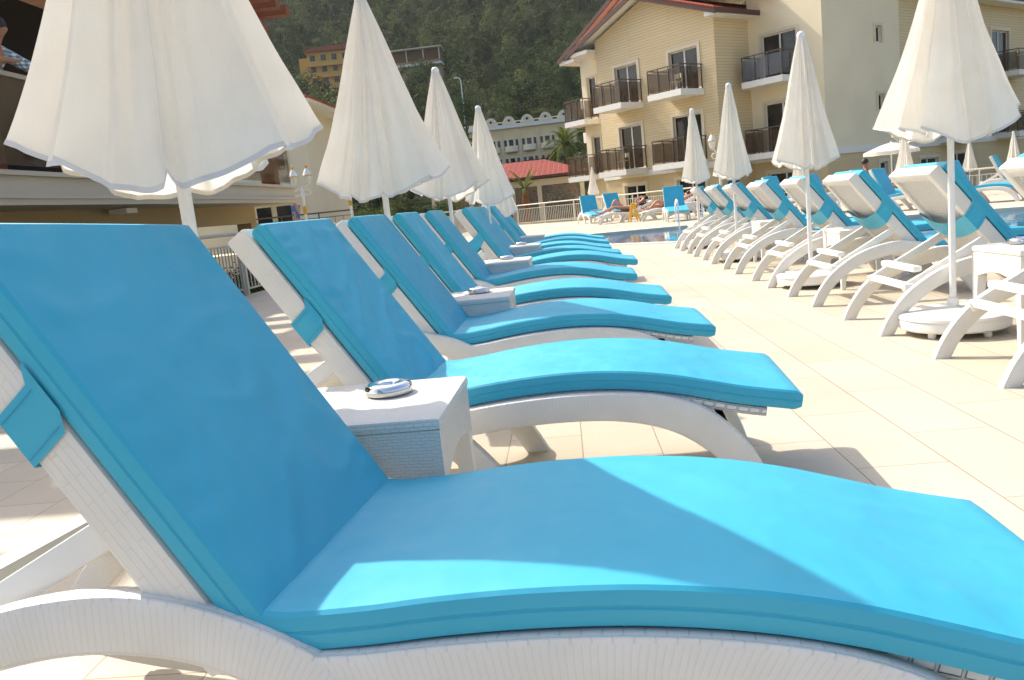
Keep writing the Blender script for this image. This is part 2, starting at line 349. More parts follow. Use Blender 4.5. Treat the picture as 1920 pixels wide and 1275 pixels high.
def bez(pts, n):
    """Catmull-Rom through points"""
    out = []; P = [pts[0]]+list(pts)+[pts[-1]]
    segs = len(pts)-1
    for k in range(n):
        t = k/(n-1)*segs; i = min(int(t), segs-1); f = t-i; a, b_, c, d = [np.array(P[i+q], float) for q in range(4)]
        out.append(tuple(0.5*((2*b_)+(-a+c)*f+(2*a-5*b_+4*c-d)*f*f+(-a+3*b_-3*c+d)*f**3)))
    return out

# ------------------------------------------------------------------ ground: deck, pool, garden, hill
POOL = [(0.70, 22.7), (0.95, 17.1), (2.1, 15.85), (3.7, 14.7), (5.2, 12.95), (5.65, 11.9), (5.95, 10.6), (6.6, 9.2), (9.5, 7.5), (14, 8.5), (13.5, 12.5), (10.5, 14.6), (8.2, 16.0), (7.2, 16.65), (6.25, 16.9), (3.3, 22.1)]
DECK = [(-5.55, -8), (-5.35, 9), (-5.25, 13), (-4.3, 40), (-2.2, 41.5), (0.6, 38), (5.4, 32.2), (13, 27), (24, 19), (30, 5), (26, -8)]
def poly_sheet(name, outer, holes, z, mat):
    bm = bmesh.new(); edges = []
    for loop in [outer]+holes:
        vs = [bm.verts.new((x, y, z)) for x, y in loop]
        for i in range(len(vs)): edges.append(bm.edges.new((vs[i], vs[(i+1) % len(vs)])))
    bmesh.ops.triangle_fill(bm, edges=edges, use_beauty=True)
    for f in bm.faces:
        if f.normal.z < 0: f.normal_flip()
    me = bpy.data.meshes.new(name); bm.to_mesh(me); bm.free(); me.materials.append(mat)
    o = bpy.data.objects.new(name, me); COL.objects.link(o); return o
structure(poly_sheet('pool_deck', DECK, [POOL], 0.0, M['paving']))
mb = MB()
for i in range(len(DECK)):
    (x0, y0), (x1, y1) = DECK[i], DECK[(i+1) % len(DECK)]
    mb.quad([(x0, y0, 0), (x1, y1, 0), (x1, y1, -1.3), (x0, y0, -1.3)])
structure(mb.build('deck_retaining_wall', M['cream_light'], smooth=False))
structure(poly_sheet('pool_water', POOL, [], -0.055, M['water']))
mb = MB()
def offset_poly(P, d):
    out = []; n = len(P)
    for i in range(n):
        p0, p1, p2 = Vector(P[i-1]), Vector(P[i]), Vector(P[(i+1) % n]); a = (p1-p0).normalized(); b_ = (p2-p1).normalized()
        na = Vector((-a.y, a.x)); nb = Vector((-b_.y, b_.x)); nn = (na+nb).normalized(); out.append(tuple(p1+nn*d/max(.4, nn.dot(na))))
    return out
area = sum(POOL[i-1][0]*POOL[i][1]-POOL[i][0]*POOL[i-1][1] for i in range(len(POOL)))
PO = offset_poly(POOL, -0.28 if area > 0 else 0.28)
PI_ = offset_poly(POOL, 0.03 if area > 0 else -0.03)
for i in range(len(POOL)):
    j = (i+1) % len(POOL)
    mb.quad([(*PI_[i], .012), (*PI_[j], .012), (*PO[j], .012), (*PO[i], .012)]); mb.quad([(*PI_[i], .012), (*PI_[i], -.07), (*PI_[j], -.07), (*PI_[j], .012)])
    mb.quad([(*PO[i], .012), (*PO[j], .012), (*PO[j], -.01), (*PO[i], -.01)])
structure(mb.build('pool_coping', M['coping'], smooth=False))
mb = MB()
for i in range(len(POOL)):
    j = (i+1) % len(POOL); mb.quad([(*POOL[i], -.058), (*POOL[j], -.058), (*POOL[j], -1.4), (*POOL[i], -1.4)])
mb.quad([(x, y, -1.4) for x, y in POOL])
structure(mb.build('pool_basin', M['mosaic'], smooth=False))

def terr(x, y):
    d = y
    zs = [(0, -1.2), (60, -1.0), (95, 1.5), (140, 8), (220, 33), (300, 74), (420, 150), (520, 200), (900, 260)]
    for (a, za), (b_, zb) in zip(zs, zs[1:]):
        if d <= b_:
            f = (d-a)/(b_-a); z = za+(zb-za)*f; break
    else: z = zs[-1][1]
    amp = min(1, max(0, (y-90)/80))
    z += amp*(6*noise.noise(Vector((x*.012, y*.012, 3)))+2.0*noise.noise(Vector((x*.05, y*.05, 9))))
    return z
ys = list(np.concatenate([np.arange(-60, 60, 20), np.arange(60, 520, 8), np.arange(520, 1000, 80)])); xs = list(np.arange(-420, 421, 10))
mb = MB(); mb.grid([[(x, y, terr(x, y)) for x in xs] for y in ys], UV=lambda i, j: (j*.1, i*.1))
structure(mb.build('hillside_terrain', M['hillsoil']))
mb = MB(); P = [(-60, -60), (60, -60), (60, 75), (-60, 75)]
mb.quad([(x, y, -1.18 if y < 50 else -0.8) for x, y in P]); structure(mb.build('garden_ground', M['ground'], smooth=False))

# ------------------------------------------------------------------ sun lounger
HO = [(0, 0), (.045, .095), (.11, .19), (.18, .262), (.27, .325), (.37, .378), (.48, .415), (.60, .437), (.70, .440), (.80, .425), (.90, .392), (1.0, .342), (1.09, .275), (1.17, .19), (1.235, .10), (1.29, 0)]
HI = [(.085, 0), (.125, .075), (.18, .145), (.245, .203), (.32, .255), (.41, .295), (.50, .322), (.60, .340), (.70, .342), (.79, .330), (.87, .303), (.95, .262), (1.025, .205), (1.09, .14), (1.15, .07), (1.195, 0)]
KO = [(.93, .345), (1.05, .352), (1.18, .368), (1.32, .380), (1.47, .385), (1.62, .378), (1.75, .358), (1.86, .318), (1.945, .25), (2.01, .165), (2.05, .08), (2.075, 0)]
KI = [(.98, .26), (1.08, .268), (1.20, .282), (1.33, .293), (1.46, .296), (1.58, .290), (1.69, .270), (1.78, .235), (1.86, .18), (1.92, .115), (1.955, .055), (1.975, 0)]
SEAT = [(.865, .352), (.95, .345), (1.07, .356), (1.18, .371), (1.32, .384), (1.47, .389), (1.62, .381), (1.75, .362), (1.86, .337), (1.98, .308), (2.16, .276)]
def rounded(h, y0, y1, r, seg=2):
    pts = []
    for cy, cv, a0 in [(y1-r, h-r, 0), (y0+r, h-r, 90), (y0+r, r, 180), (y1-r, r, 270)]:
        for k in range(seg+1):
            a = math.radians(a0+90*k/seg); pts.append((cy+r*math.cos(a), cv+r*math.sin(a)))
    return pts
def sweep(mb, O, I, y0, y1, r, n=None, mi=0, seg=2, side=None):
    if n: O = bez(O, n); I = bez(I, n)
    P = []; L = 0; Ls = []
    for i, (o, q) in enumerate(zip(O, I)):
        h = math.dist(o, q); d = ((o[0]-q[0])/h, (o[1]-q[1])/h)
        if i: L += math.dist(o, O[i-1])
        Ls.append(L)
        P.append([(q[0]+d[0]*v, y, q[1]+d[1]*v) for y, v in rounded(h, y0, y1, r, seg)])
    n_ = len(P[0]); per = [0]
    for k in range(n_): per.append(per[-1]+math.dist(P[len(P)//2][k], P[len(P)//2][(k+1) % n_]))
    f0 = len(mb.f); mb.grid(P, False, True, lambda i, j: (Ls[min(i, len(Ls)-1)], per[j]+.004), mi)
    if side is not None:
        for k in range(f0, len(mb.f)):
            if (k-f0) % n_ in (5, 11): mb.mi[k] = side
    mb.quad(P[0][::-1], mi=mi); mb.quad(P[-1], mi=mi)
def offset_curve(C, d):
    out = []
    for i, p in enumerate(C):
        a = C[max(i-1, 0)]; b_ = C[min(i+1, len(C)-1)]; t = (b_[0]-a[0], b_[1]-a[1]); l = math.hypot(*t); out.append((p[0]-t[1]/l*d, p[1]+t[0]/l*d))
    return out
def cushion_slab(mb, C, T, y0, y1, seed, wr=0.0, mi=0, endround=True, pinch=None):
    """C: centre/bottom curve in (s,z); thickness T; full cross-section with piped seam; wr: wrinkle amplitude"""
    P = []; Ls = [0]
    for i in range(1, len(C)): Ls.append(Ls[-1]+math.dist(C[i], C[i-1]))
    tot = Ls[-1]; ny = 36
    for i, p in enumerate(C):
        a = C[max(i-1, 0)]; b_ = C[min(i+1, len(C)-1)]; t = (b_[0]-a[0], b_[1]-a[1]); l = math.hypot(*t); nx, nz = -t[1]/l, t[0]/l
        e = min(Ls[i], tot-Ls[i]); sect = []
        r = .012; edge = 1.0
        if endround and e < r: edge = 1-(1-e/r)**2*0.35
        prof = []
        # top left->right, side right (seam), bottom, side left
        for k in range(ny+1):
            f = k/ny; y = y0+r*.6+(y1-y0-1.2*r)*f; crown = .0018*math.sin(PI*f)**.35
            prof.append((y, T+crown, 1.0))
        prof += [(y1-.0015, T-.006, 0), (y1, T*.75, 0), (y1+.001, T*.56, 0), (y1-.0012, T*.515, 0), (y1-.0012, T*.495, 0), (y1+.001, T*.45, 0), (y1, T*.25, 0), (y1-.003, .003, 0)]
        prof += [(y1-.02, 0, 0), ((y0+y1)/2, 0, 0), (y0+.02, 0, 0)]
        prof += [(y0+.003, .003, 0), (y0, T*.25, 0), (y0-.001, T*.45, 0), (y0+.0012, T*.495, 0), (y0+.0012, T*.515, 0), (y0-.001, T*.56, 0), (y0, T*.75, 0), (y0+.0015, T-.006, 0)]
        row = []
        for y, v, top in prof:
            v = T/2+(v-T/2)*edge
            if top and wr:
                q = Vector((Ls[i]*3.0+seed*7.3, y*9.0, seed)); w = noise.noise(q)*.5+noise.noise(q*2.3)*.35
                side = min(abs(y-y0), abs(y1-y)); rip = math.exp(-side/.05)*math.sin(Ls[i]*75+noise.noise(Vector((Ls[i]*6, y*4, seed+2)))*5)
                diag = noise.noise(Vector(((Ls[i]+y*.9)*9+seed, (Ls[i]-y)*1.6, seed*3)))
                cr = 1-abs(noise.noise(Vector(((Ls[i]+y*.7)*5+seed, (Ls[i]-y)*2.2, seed*5))))*2.4; low = .45+.55*min(1, max(0, (Ls[i]-.3)/.3)) if tot < .9 else .6
                v += wr*(w*.22+rip*.40+diag*.30+max(0, cr)**3*.55*low)*min(1, max(0, side-.012)/.06)*min(1, e/.06)
            row.append((p[0]+nx*v, y, p[1]+nz*v))
        P.append(row)
    mb.grid(P, False, True, lambda i, j: (Ls[min(i, len(Ls)-1)], j*.02), mi)
    mb.quad(P[0], mi=mi); mb.quad(P[-1][::-1], mi=mi)

def make_lounger(ang, seed=0, cushion=True, strap='near', wr=0.003, coarse=False, cw=0.315, cw0=None, bw=.312, sa=0.0):
    """origin under the head-end feet, axis +X towards the foot end"""
    root = empty('sun_lounger')
    W2 = .355; tk = .046
    for sd in (-1, 1):
        y0, y1 = (W2-tk, W2) if sd > 0 else (-W2, -W2+tk)
        mb = MB(); sweep(mb, HO, HI, y0, y1, .010, 44, side=1)
        # recessed web under the arch
        web = [(s_, z) for s_, z in HI if .17 < s_ < 1.0]
        ym = (y0+y1)/2
        # inner lip ribs
        mb.build('head_arch', [M['resin'], M['resin_side']], root)
        mb = MB(); sweep(mb, KO, KI, y0+.001 if sd < 0 else y0, y1-.001 if sd > 0 else y1, .010, 36, side=1)
        mb.build('foot_leg_rail', [M['resin'], M['resin_side']], root)
    # seat deck (woven) between the rails
    C = bez(SEAT[:-1]+[(2.06, .293)], 30); mb = MB(); In = offset_curve(C, -.030)
    C2 = offset_curve(C, -.002)
    sweep(mb, C2, In, -W2+tk+.002, W2-tk-.002, .006)
    mb.build('seat_deck', M['weave'], root)
    # foot-end board with arched cutout
    mb = MB(); n = 14
    top = [(-W2+tk+.001+(2*(W2-tk)-.002)*k/n) for k in range(n+1)]
    poly = [(y, .300) for y in top]+[(y, .15+.085*math.cos((y)/(W2-tk)*PI/2)) for y in reversed(top)]
    def T(x, y, z): return (1.895+y+(.30-z)*.42, x, z)
    for k in range(n):
        yA, yB = top[k], top[k+1]; zA = .15+.085*math.cos(yA/(W2-tk)*PI/2); zB = .15+.085*math.cos(yB/(W2-tk)*PI/2)
        for d in (0, .024):
            q = [T(yA, d, zA), T(yB, d, zB), T(yB, d, .30), T(yA, d, .30)]
            mb.quad(q if d else q[::-1], [(yA, zA), (yB, zB), (yB, .3), (yA, .3)])
        mb.quad([T(yA, 0, zA), T(yB, 0, zB), T(yB, .024, zB), T(yA, .024, zA)]); mb.quad([T(yA, .024, .3), T(yB, .024, .3), T(yB, 0, .3), T(yA, 0, .3)])
    mb.build('foot_board', M['resin_fine'], root)
    # cross rails between the head legs
    for s_, z in [(.195, .285), (.265, .378)]:
        bl = W2-tk-.001 if z < .3 else .259
        mb = MB(); mb.box(s_-.028, s_+.028, -bl, bl, z-.025, z+.012, bev=.012)
        mb.build('cross_rail', M['resin_plain'], root)
    mb = MB(); mb.box(.86, .90, -W2+tk+.001, W2-tk-.001, .27, .318, bev=.01); mb.build('cross_rail', M['resin_plain'], root)
    # back frame: shell with woven panel
    h = (.868, .350); u = (-math.cos(ang), math.sin(ang)); nn = (math.sin(ang), math.cos(ang))
    def B(a, y, n_): return (h[0]+u[0]*a+nn[0]*n_, y, h[1]+u[1]*a+nn[1]*n_)
    th = .078; LB = .797; rim = .062
    M4 = Matrix(((u[0], 0, nn[0], h[0]), (0, 1, 0, 0), (u[1], 0, nn[1], h[1]), (0, 0, 0, 1)))
    mb = MB()
    mb.box(-.01, LB, -bw, -bw+rim, -th, 0, M4=M4, bev=.012)
    mb.box(-.01, LB, bw-rim, bw, -th, 0, M4=M4, bev=.012)
    mb.box(LB-rim, LB-.001, -bw+rim-.01, bw-rim+.01, -th+.001, -.001, M4=M4, bev=.012)
    mb.box(-.009, .05, -bw+rim-.01, bw-rim+.01, -th+.001, -.001, M4=M4, bev=.012)
    mb.build('backrest_frame', M['resin_frame'], root)
    mb = MB(); mb.box(.045, LB-rim+.005, -bw+rim-.004, bw-rim+.004, -th+.018, -.022, M4=M4)
    mb.build('backrest_panel', M['weave'], root)
    # support struts
    for y in (-.275, .275):
        a = Vector(B(.27, y, -th-.004)); b_ = Vector((.185, y, .268)); d = (b_-a).normalized(); pr = Vector((-d.z, 0, d.x))
        q = MB(); L = (b_-a).length
        Ms = Matrix(((d.x, 0, pr.x, a.x), (0, 1, 0, a.y), (d.z, 0, pr.z, a.z), (0, 0, 0, 1)))
        q.box(-.02, L+.02, -.014, .014, -.026, .026, M4=Ms, bev=.006); q.build('support_strut', M['resin_plain'], root)
    if cushion:
        T_ = .062; y0, y1 = -(cw0 or cw), cw
        sc = [(.888, .349)]+SEAT[1:]
        mb = MB(); C = bez(sc, 60); cushion_slab(mb, C, T_, y0, y1, seed+11, wr*.45)
        # back part
        Cb = [(B(a, 0, .004)[0], B(a, 0, .004)[2]) for a in np.linspace(.772, .004, 72)]
        mb2 = MB(); cushion_slab(mb, Cb, T_-.004, y0, y1, seed, wr)
        mb.build('cushion', M['blue'], root, angle=32)
        if strap:
            # band round the frame: near edge, drooping behind, far edge
            drop = {'near': .012, 'sag': .03, 'flare': .03}[strap]; a0, a1 = .375+sa, (.495 if strap == 'sag' else .468)+sa
            def loop(a_off):
                pts = []
                e = .0035
                out = bw+e
                pts.append((a_off+.03, -y1-.004 if False else -cw-.004, .012))
                pts.append((a_off+.0, -out, -.004)); pts.append((a_off-drop*.45, -out-.001, -th*.5)); pts.append((a_off-drop*.8, -out, -th-.002))
                for k in range(1, 16):
                    f = k/16; y = -bw+2*bw*f; dd = math.sin(PI*f)
                    pts.append((a_off-drop*.8-(.05 if strap != 'near' else .03)*dd, y, -th-.006-(.026 if strap != 'near' else .012)*dd))
                pts += [(a_off-drop*.8, out, -th-.002), (a_off-drop*.45, out+.001, -th*.5), (a_off, out, -.004), (a_off+.03, cw+.004, .012)]
                return pts
            mb = MB(); wv = 6; rows = []
            for k in range(wv+1): rows.append([B(*p) for p in loop(a0+(a1-a0)*k/wv)])
            if strap == 'flare':
                for k, row in enumerate(rows):
                    for j in range(4):
                        f = k/wv; x, y, z = row[j]; row[j] = (x-.05*j*(1-f)*.5-.02*j, y-.03*j*.6, z-.035*j*(1-f))
            rows2 = [[Vector(p)+Vector((-nn[0]*.0025, 0, -nn[1]*.0025)) for p in r_] for r_ in rows]
            mb.grid(rows, UV=lambda i, j: (j*.03, i*.02)); mb.grid(rows2, UV=lambda i, j: (j*.03, i*.02), flip=True)
            o = mb.build('strap', M['blue'], root, angle=70)
            # stitched edges
            mb = MB()
            for k in (0.8, 5.2):
                off = a0+(a1-a0)*k/wv; L_ = loop(off)[:4]
                if strap != 'flare': mb.tube([Vector(B(p[0], p[1]-.0018, p[2])) for p in L_[1:4]], .0008, 4)
            if mb.v: mb.build('stitching', M['seam'], o)
    return root
def place(root, x, y, rz, label, group, cat='sun lounger', sc=1.0, z=0):
    root.location = (x, y, z); root.rotation_euler = (0, 0, rz); root.scale = (sc,)*3
    tag(root, label, cat, group); return root
AL = math.radians(56.5); AR = math.radians(52)
GL = 'blue cushioned loungers in the left row'; GR = 'blue cushioned loungers seen from behind in the right row'; GF = 'blue cushioned loungers across the pool'; GB = 'bare white loungers'
# left row: (crease x, near cushion y, rotation)
def lpos(cx, cy, rot, k=1.0):
    # lounger local point (0.9,-hw) must sit at (cx,cy)
    c, s_ = math.cos(rot), math.sin(rot); lx, ly = .885, -.315
    return cx-(c*lx-s_*ly)*k, cy-(s_*lx+c*ly)*k
L1 = make_lounger(math.radians(55.0), 1, wr=.015, cw=.338, bw=.338, sa=.045); x, y = -1.466, 1.590; place(L1, x, y, -.077, 'nearest lounger, its blue cushion filling the bottom of the picture', GL, z=.0, sc=1.055); L1.rotation_euler = (-.041, .038, -.077)
L2 = make_lounger(AL, 2.4, wr=.024, bw=.325); x, y = lpos(-.585, 2.63, -.075); place(L2, x, y, -.075, 'second blue cushioned lounger, right behind the first white side table', GL)
L3 = make_lounger(AL, 3.7, wr=.006); x, y = lpos(-.60, 3.95, -.02); place(L3, x, y, -.02, 'third lounger of the left row, blue cushion, wide strap on its white back', GL)
L4 = make_lounger(AL, 5.1, wr=.022); x, y = lpos(-.64, 5.22, -.02); place(L4, x, y, -.02, 'fourth left row lounger, glossy creased blue backrest behind the second side table', GL)
FL = [(.57, 6.83, 'fifth left row lounger, showing a wide white back edge with a blue strap'), (.71, 8.30, 'sixth left row lounger with its strap curling loose off the white frame'),
      (.64, 9.50, 'seventh left row lounger, just past the one with the loose strap'), (.60, 10.74, 'eighth left row lounger, behind the fourth small side table'),
      (.65, 12.05, 'ninth left row lounger, next to last before the pool'), (.66, 13.40, 'farthest lounger of the left row, beside the end of the pool')]
L5 = None
for i, (fx, fy, lab) in enumerate(FL):
    if i == 1: o = make_lounger(AL, 8.2, strap='flare')
    elif i == 0: o = L5 = make_lounger(AL, 6.3)
    else: o = copy_tree(L5)
    rot = -.03; c, s_ = math.cos(rot), math.sin(rot); lx, ly = 2.16, -.315
    place(o, fx-(c*lx-s_*ly), fy-(s_*lx+c*ly), rot, lab, GL)
# right row
RR = [(3.59, 'closest right row lounger, white woven back cut off by the picture edge'), (4.97, 'second right row lounger, woven white back just left of the near umbrella pole'),
      (6.34, 'third right row lounger from the front, between two white umbrella poles'), (7.70, 'fourth right row lounger, just beyond the second umbrella pole'),
      (9.15, 'fifth right row lounger, its strap hidden by the next white legs'), (10.60, 'sixth right row lounger, the slimmest white back before the third pole'),
      (12.0, 'seventh right row lounger, packed close behind the sixth'), (13.35, 'farthest right row lounger, legs nearest the pool edge')]
R0 = make_lounger(AR, 13.3, strap='sag', wr=.005)
for i, (y, lab) in enumerate(RR):
    o = R0 if i == 0 else copy_tree(R0)
    place(o, 1.83, y+.355, random.uniform(-.012, .012), lab, GR)
# ------------------------------------------------------------------ side tables and ashtrays
def make_table():
    r_ = empty('side_table'); mb = MB(); w = .25; H = .505
    mb.box(-w, w, -w, w, H-.035, H, bev=.016); mb.build('table_top', M['resin_fine'], r_)
    mb = MB(); n = 12; wi = w-.006; t = .016
    for ax in range(4):
        c, s_ = math.cos(ax*PI/2), math.sin(ax*PI/2)
        def T(x, y, z): return (c*x-s_*y, s_*x+c*y, z)
        xs_ = [-wi+(2*wi-t)*k/n for k in range(n+1)]
        zb = [H-.17-.0*abs(x) if abs(x) > .19 else H-.17+.035*math.cos(x/.19*PI/2) for x in xs_]
        for k in range(n):
            for d in (0, t):
                q = [T(xs_[k], -wi+d, zb[k]), T(xs_[k+1], -wi+d, zb[k+1]), T(xs_[k+1], -wi+d, H-.033), T(xs_[k], -wi+d, H-.033)]
                mb.quad(q, [(xs_[k], zb[k]), (xs_[k+1], zb[k+1]), (xs_[k+1], H), (xs_[k], H)])
            mb.quad([T(xs_[k], -wi, zb[k]), T(xs_[k+1], -wi, zb[k+1]), T(xs_[k+1], -wi+t, zb[k+1]), T(xs_[k], -wi+t, zb[k])])
        for xe, zz in ((xs_[0], zb[0]), (xs_[-1], zb[-1])): mb.quad([T(xe, -wi, zz), T(xe, -wi+t, zz), T(xe, -wi+t, H-.033), T(xe, -wi, H-.033)])
    mb.build('skirt', M['resin_fine'], r_)
    for sx in (-1, 1):
        for sy in (-1, 1):
            mb = MB(); P = []
            for z, a, b_ in [(0, .034, .0), (.18, .043, .0), (.34, .056, .0)]:
                x0, x1 = sorted((sx*(wi-.001), sx*(wi-a))); y0, y1 = sorted((sy*(wi-.001), sy*(wi-a)))
                P.append([(x0, y0, z), (x1, y0, z), (x1, y1, z), (x0, y1, z)])
            mb.grid(P, False, True, lambda i, j: (i*.15, j*.05)); mb.quad(P[0])
            mb.build('leg', M['resin_plain'], r_)
    return r_
T0 = make_table(); GT = 'white woven side tables between the loungers'
TL = [(-.585, 2.20, 'nearest white side table, between the first and second loungers'), (-.575, 4.80, 'white side table between the third and fourth blue loungers'),
      (-.57, 7.62, 'third side table of the left row, with an ashtray at its back corner'), (-.54, 10.1, 'fourth side table of the left row, small and half hidden by a backrest'),
      (-.54, 12.85, 'farthest side table of the left row, last before the pool'),
      (2.56, 4.62, 'white side table at the right edge beside the near umbrella base'), (2.56, 7.35, 'side table in the right row beside the second umbrella pole'), (2.56, 10.15, 'side table in the right row beside the third umbrella pole')]
for i, (x, y, lab) in enumerate(TL):
    o = T0 if i == 0 else copy_tree(T0); o.location = (x, y, 0); o.rotation_euler = (0, 0, random.uniform(-.03, .03)); tag(o, lab, 'side table', GT)
def make_ashtray():
    r_ = empty('ashtray'); mb = MB()
    mb.lathe([(.0, 0), (.058, 0), (.066, .004), (.067, .010), (.0665, .0165)], n=40); mb.build('bowl', M['steel'], r_)
    mb = MB(); mb.lathe([(.0668, .0165), (.0685, .019), (.067, .025), (.062, .031), (.052, .035), (.036, .0345), (.026, .031), (.0225, .024), (.0215, .014), (0, .013)], n=40); mb.build('lid', M['chrome'], r_)
    mb = MB(); mb.lathe([(0, .0135), (.0212, .0135), (.0212, .012)], n=20); mb.build('ash_well', M['ash'], r_)
    return r_
A0 = make_ashtray()
for i, (x, y, lab) in enumerate([(-.535, 2.265, 'round chrome ashtray on the nearest side table'), (-.53, 4.86, 'round ashtray on the side table between third and fourth loungers'),
        (-.55, 7.70, 'ashtray on the third side table of the left row'), (-.53, 10.2, 'tiny ashtray on the fourth side table of the left row'), (2.50, 4.70, 'ashtray on the side table at the right edge')]):
    o = A0 if i == 0 else copy_tree(A0); o.location = (x, y, .5055); o.rotation_euler = (0, 0, i); tag(o, lab, 'ashtray', 'round metal ashtrays on the side tables')

# ------------------------------------------------------------------ closed umbrellas
def canopy_mesh(seed, R=.44, top=2.23, Ls=1.13, nr=8, NT=30, lobes=None, opening=1.0, lift=0.0):
    rnd = random.Random(seed); ribs = []
    for k in range(nr):
        a = 2*PI*(k+rnd.uniform(-.22, .22))/nr; ribs.append((a, R*rnd.uniform(.68, 1.08)*opening))
    if lobes: ribs = lobes
    nr = len(ribs)
    per = 16; P = []
    for t_ in range(NT+1):
        t = t_/NT; row = []
        for k in range(nr):
            a0, r0 = ribs[k]; a1, r1 = ribs[(k+1) % nr]
            if a1 < a0: a1 += 2*PI
            rk = random.Random(seed*31+k); dep = rk.uniform(.16, .40); sk = rk.uniform(.8, 1.3); tw = rk.uniform(-.30, .30)
            for j in range(per):
                f = j/per; ff = f**sk
                s_ = math.sin(PI*ff)
                rr = r0*(1-f)+r1*f
                hem = rr*(1-dep*s_**.7)+.012*math.sin(f*PI*4+seed+k)*s_
                fold = .010*math.sin(f*PI*6+t*3+k*2)*s_
                prof = t**1.05*(1-.06*math.sin(PI*t))
                r = .030+(hem-.030)*prof+fold*t**.6*1.2
                if t < .5: r += .006*math.cos(PI*2*f)*math.sin(PI*t*2)
                a = a0+(a1-a0)*f+tw*s_*t**1.4*.8+.02*noise.noise(Vector((t*5, k*3.1+f, seed)))
                slack = Ls+.020*s_+.012*math.sin(k*2.3+seed)+.008*math.sin(f*PI*3+k)
                drop = .75*math.sqrt(max(.2, slack**2-hem**2))+.25*math.sqrt(Ls**2-(R*.82)**2)+.010*s_-t*(.40*(rr-.86*R)+.085*(math.cos(a+lift)**2-.35)*R/.48)
                r += .006*t*noise.noise(Vector((math.cos(a)*4, math.sin(a)*4, t*7+seed)))
                row.append((r*math.cos(a), r*math.sin(a), top-drop*t))
        P.append(row)
    return P
def make_umbrella(seed, R=.44, top=2.23, lobes=None, base=True, lift=0.0):
    r_ = empty('parasol'); P = canopy_mesh(seed, R, top, lobes=lobes, lift=lift)
    mb = MB(); mb.grid(P, False, True, lambda i, j: (j*.03, i*.05)); cn = mb.build('canopy', M['canopy'], r_, angle=80)
    mb = MB(); row = P[-1]; up = P[-2]; n = len(row)
    A = [[Vector(up[k]).lerp(Vector(row[k]), .62)*1.0+Vector(row[k]).normalized()*0 for k in range(n)], [Vector(row[k]) for k in range(n)]]
    for rr in A:
        for k in range(n):
            h_ = Vector((rr[k].x, rr[k].y, 0)).normalized(); rr[k] += h_*.0016
    mb.grid(A, False, True, lambda i, j: (j*.03, i*.02)); mb.build('hem', M['hem'], cn, angle=80)
    mb = MB(); mb.tube([(0, 0, .12), (0, 0, top+.01)], .0185, 16); mb.build('pole', M['pole'], r_)
    mb = MB(); mb.lathe([(.034, -.022), (.036, 0), (.034, .012), (.024, .026), (.010, .033), (0, .034)], (0, 0, top), 20); mb.build('finial', M['pole'], r_)
    if base:
        mb = MB(); mb.lathe([(0, .035), (.285, .035), (.298, .045), (.302, .085), (.296, .098), (.305, .102), (.303, .118), (.285, .128), (.15, .142), (.04, .150), (0, .150)], n=48)
        mb.build('base', M['pole'], r_)
        for k in range(5):
            a = k*2*PI/5+.4; mb = MB(); mb.lathe([(.02, 0), (.024, .012), (.02, .036), (0, .036)], (.24*math.cos(a), .24*math.sin(a), 0), 12); mb.quad([(.24*math.cos(a)+.02*math.cos(q), .24*math.sin(a)+.02*math.sin(q), .0) for q in np.linspace(0, 2*PI, 12, endpoint=False)]); mb.build('base_foot', M['pole'], r_)
        mb = MB(); mb.lathe([(.03, .145), (.03, .20), (.026, .205), (.0186, .205)], n=16); mb.tube([(.028, 0, .18), (.06, 0, .18)], .007, 8); mb.build('pole_socket', M['pole'], r_)
    return r_
GU = 'closed white umbrellas among the loungers'
d = math.radians
UM = [(-1.03, 2.25, 3, .45, 2.275, 'biggest closed umbrella at upper left, its hem above the nearest lounger'),
      (-1.03, 4.90, 5, .415, 2.25, 'second closed umbrella of the left row, its top cut off by the picture'),
      (-1.005, 7.60, 8, .40, 2.25, 'third closed umbrella from the left, its capped tip in front of the wooded hill'),
      (-.87, 10.05, 10, .37, 2.17, 'fourth closed umbrella from the left, in front of the arched hotel'),
      (-.975, 13.1, 14, .33, 1.95, 'slim umbrella pole at the far end of the left row, canopy hidden behind the fourth'),
      (2.235, 4.93, 17, .43, 2.245, 'closed umbrella at upper right with a round white base beside the right row'),
      (2.205, 7.60, 21, .34, 2.19, 'closed umbrella in front of the corner of the cream hotel wing'),
      (2.22, 10.8, 23, .31, 2.19, 'closed umbrella in front of the tan gabled wall, between two others'),
      (2.22, 13.7, 29, .29, 2.19, 'smallest closed umbrella of the right row, nearest the pool')]
for x, y, sd, R, top, lab in UM:
    rz = {3: .5, 5: .2, 17: .9}.get(sd, sd*.7)
    lb = None
    if sd == 3: rz = 0.0; lb = [(d(q), r_) for q, r_ in ((25, .405), (66, .345), (118, .33), (162, .36), (206, .405), (246, .365), (290, .33), (338, .375))]
    o = make_umbrella(sd, R, top, lobes=lb, lift=(d(-25) if lb else rz)); o.location = (x, y, 0); o.rotation_euler = (0, 0, rz); tag(o, lab, 'umbrella', GU)
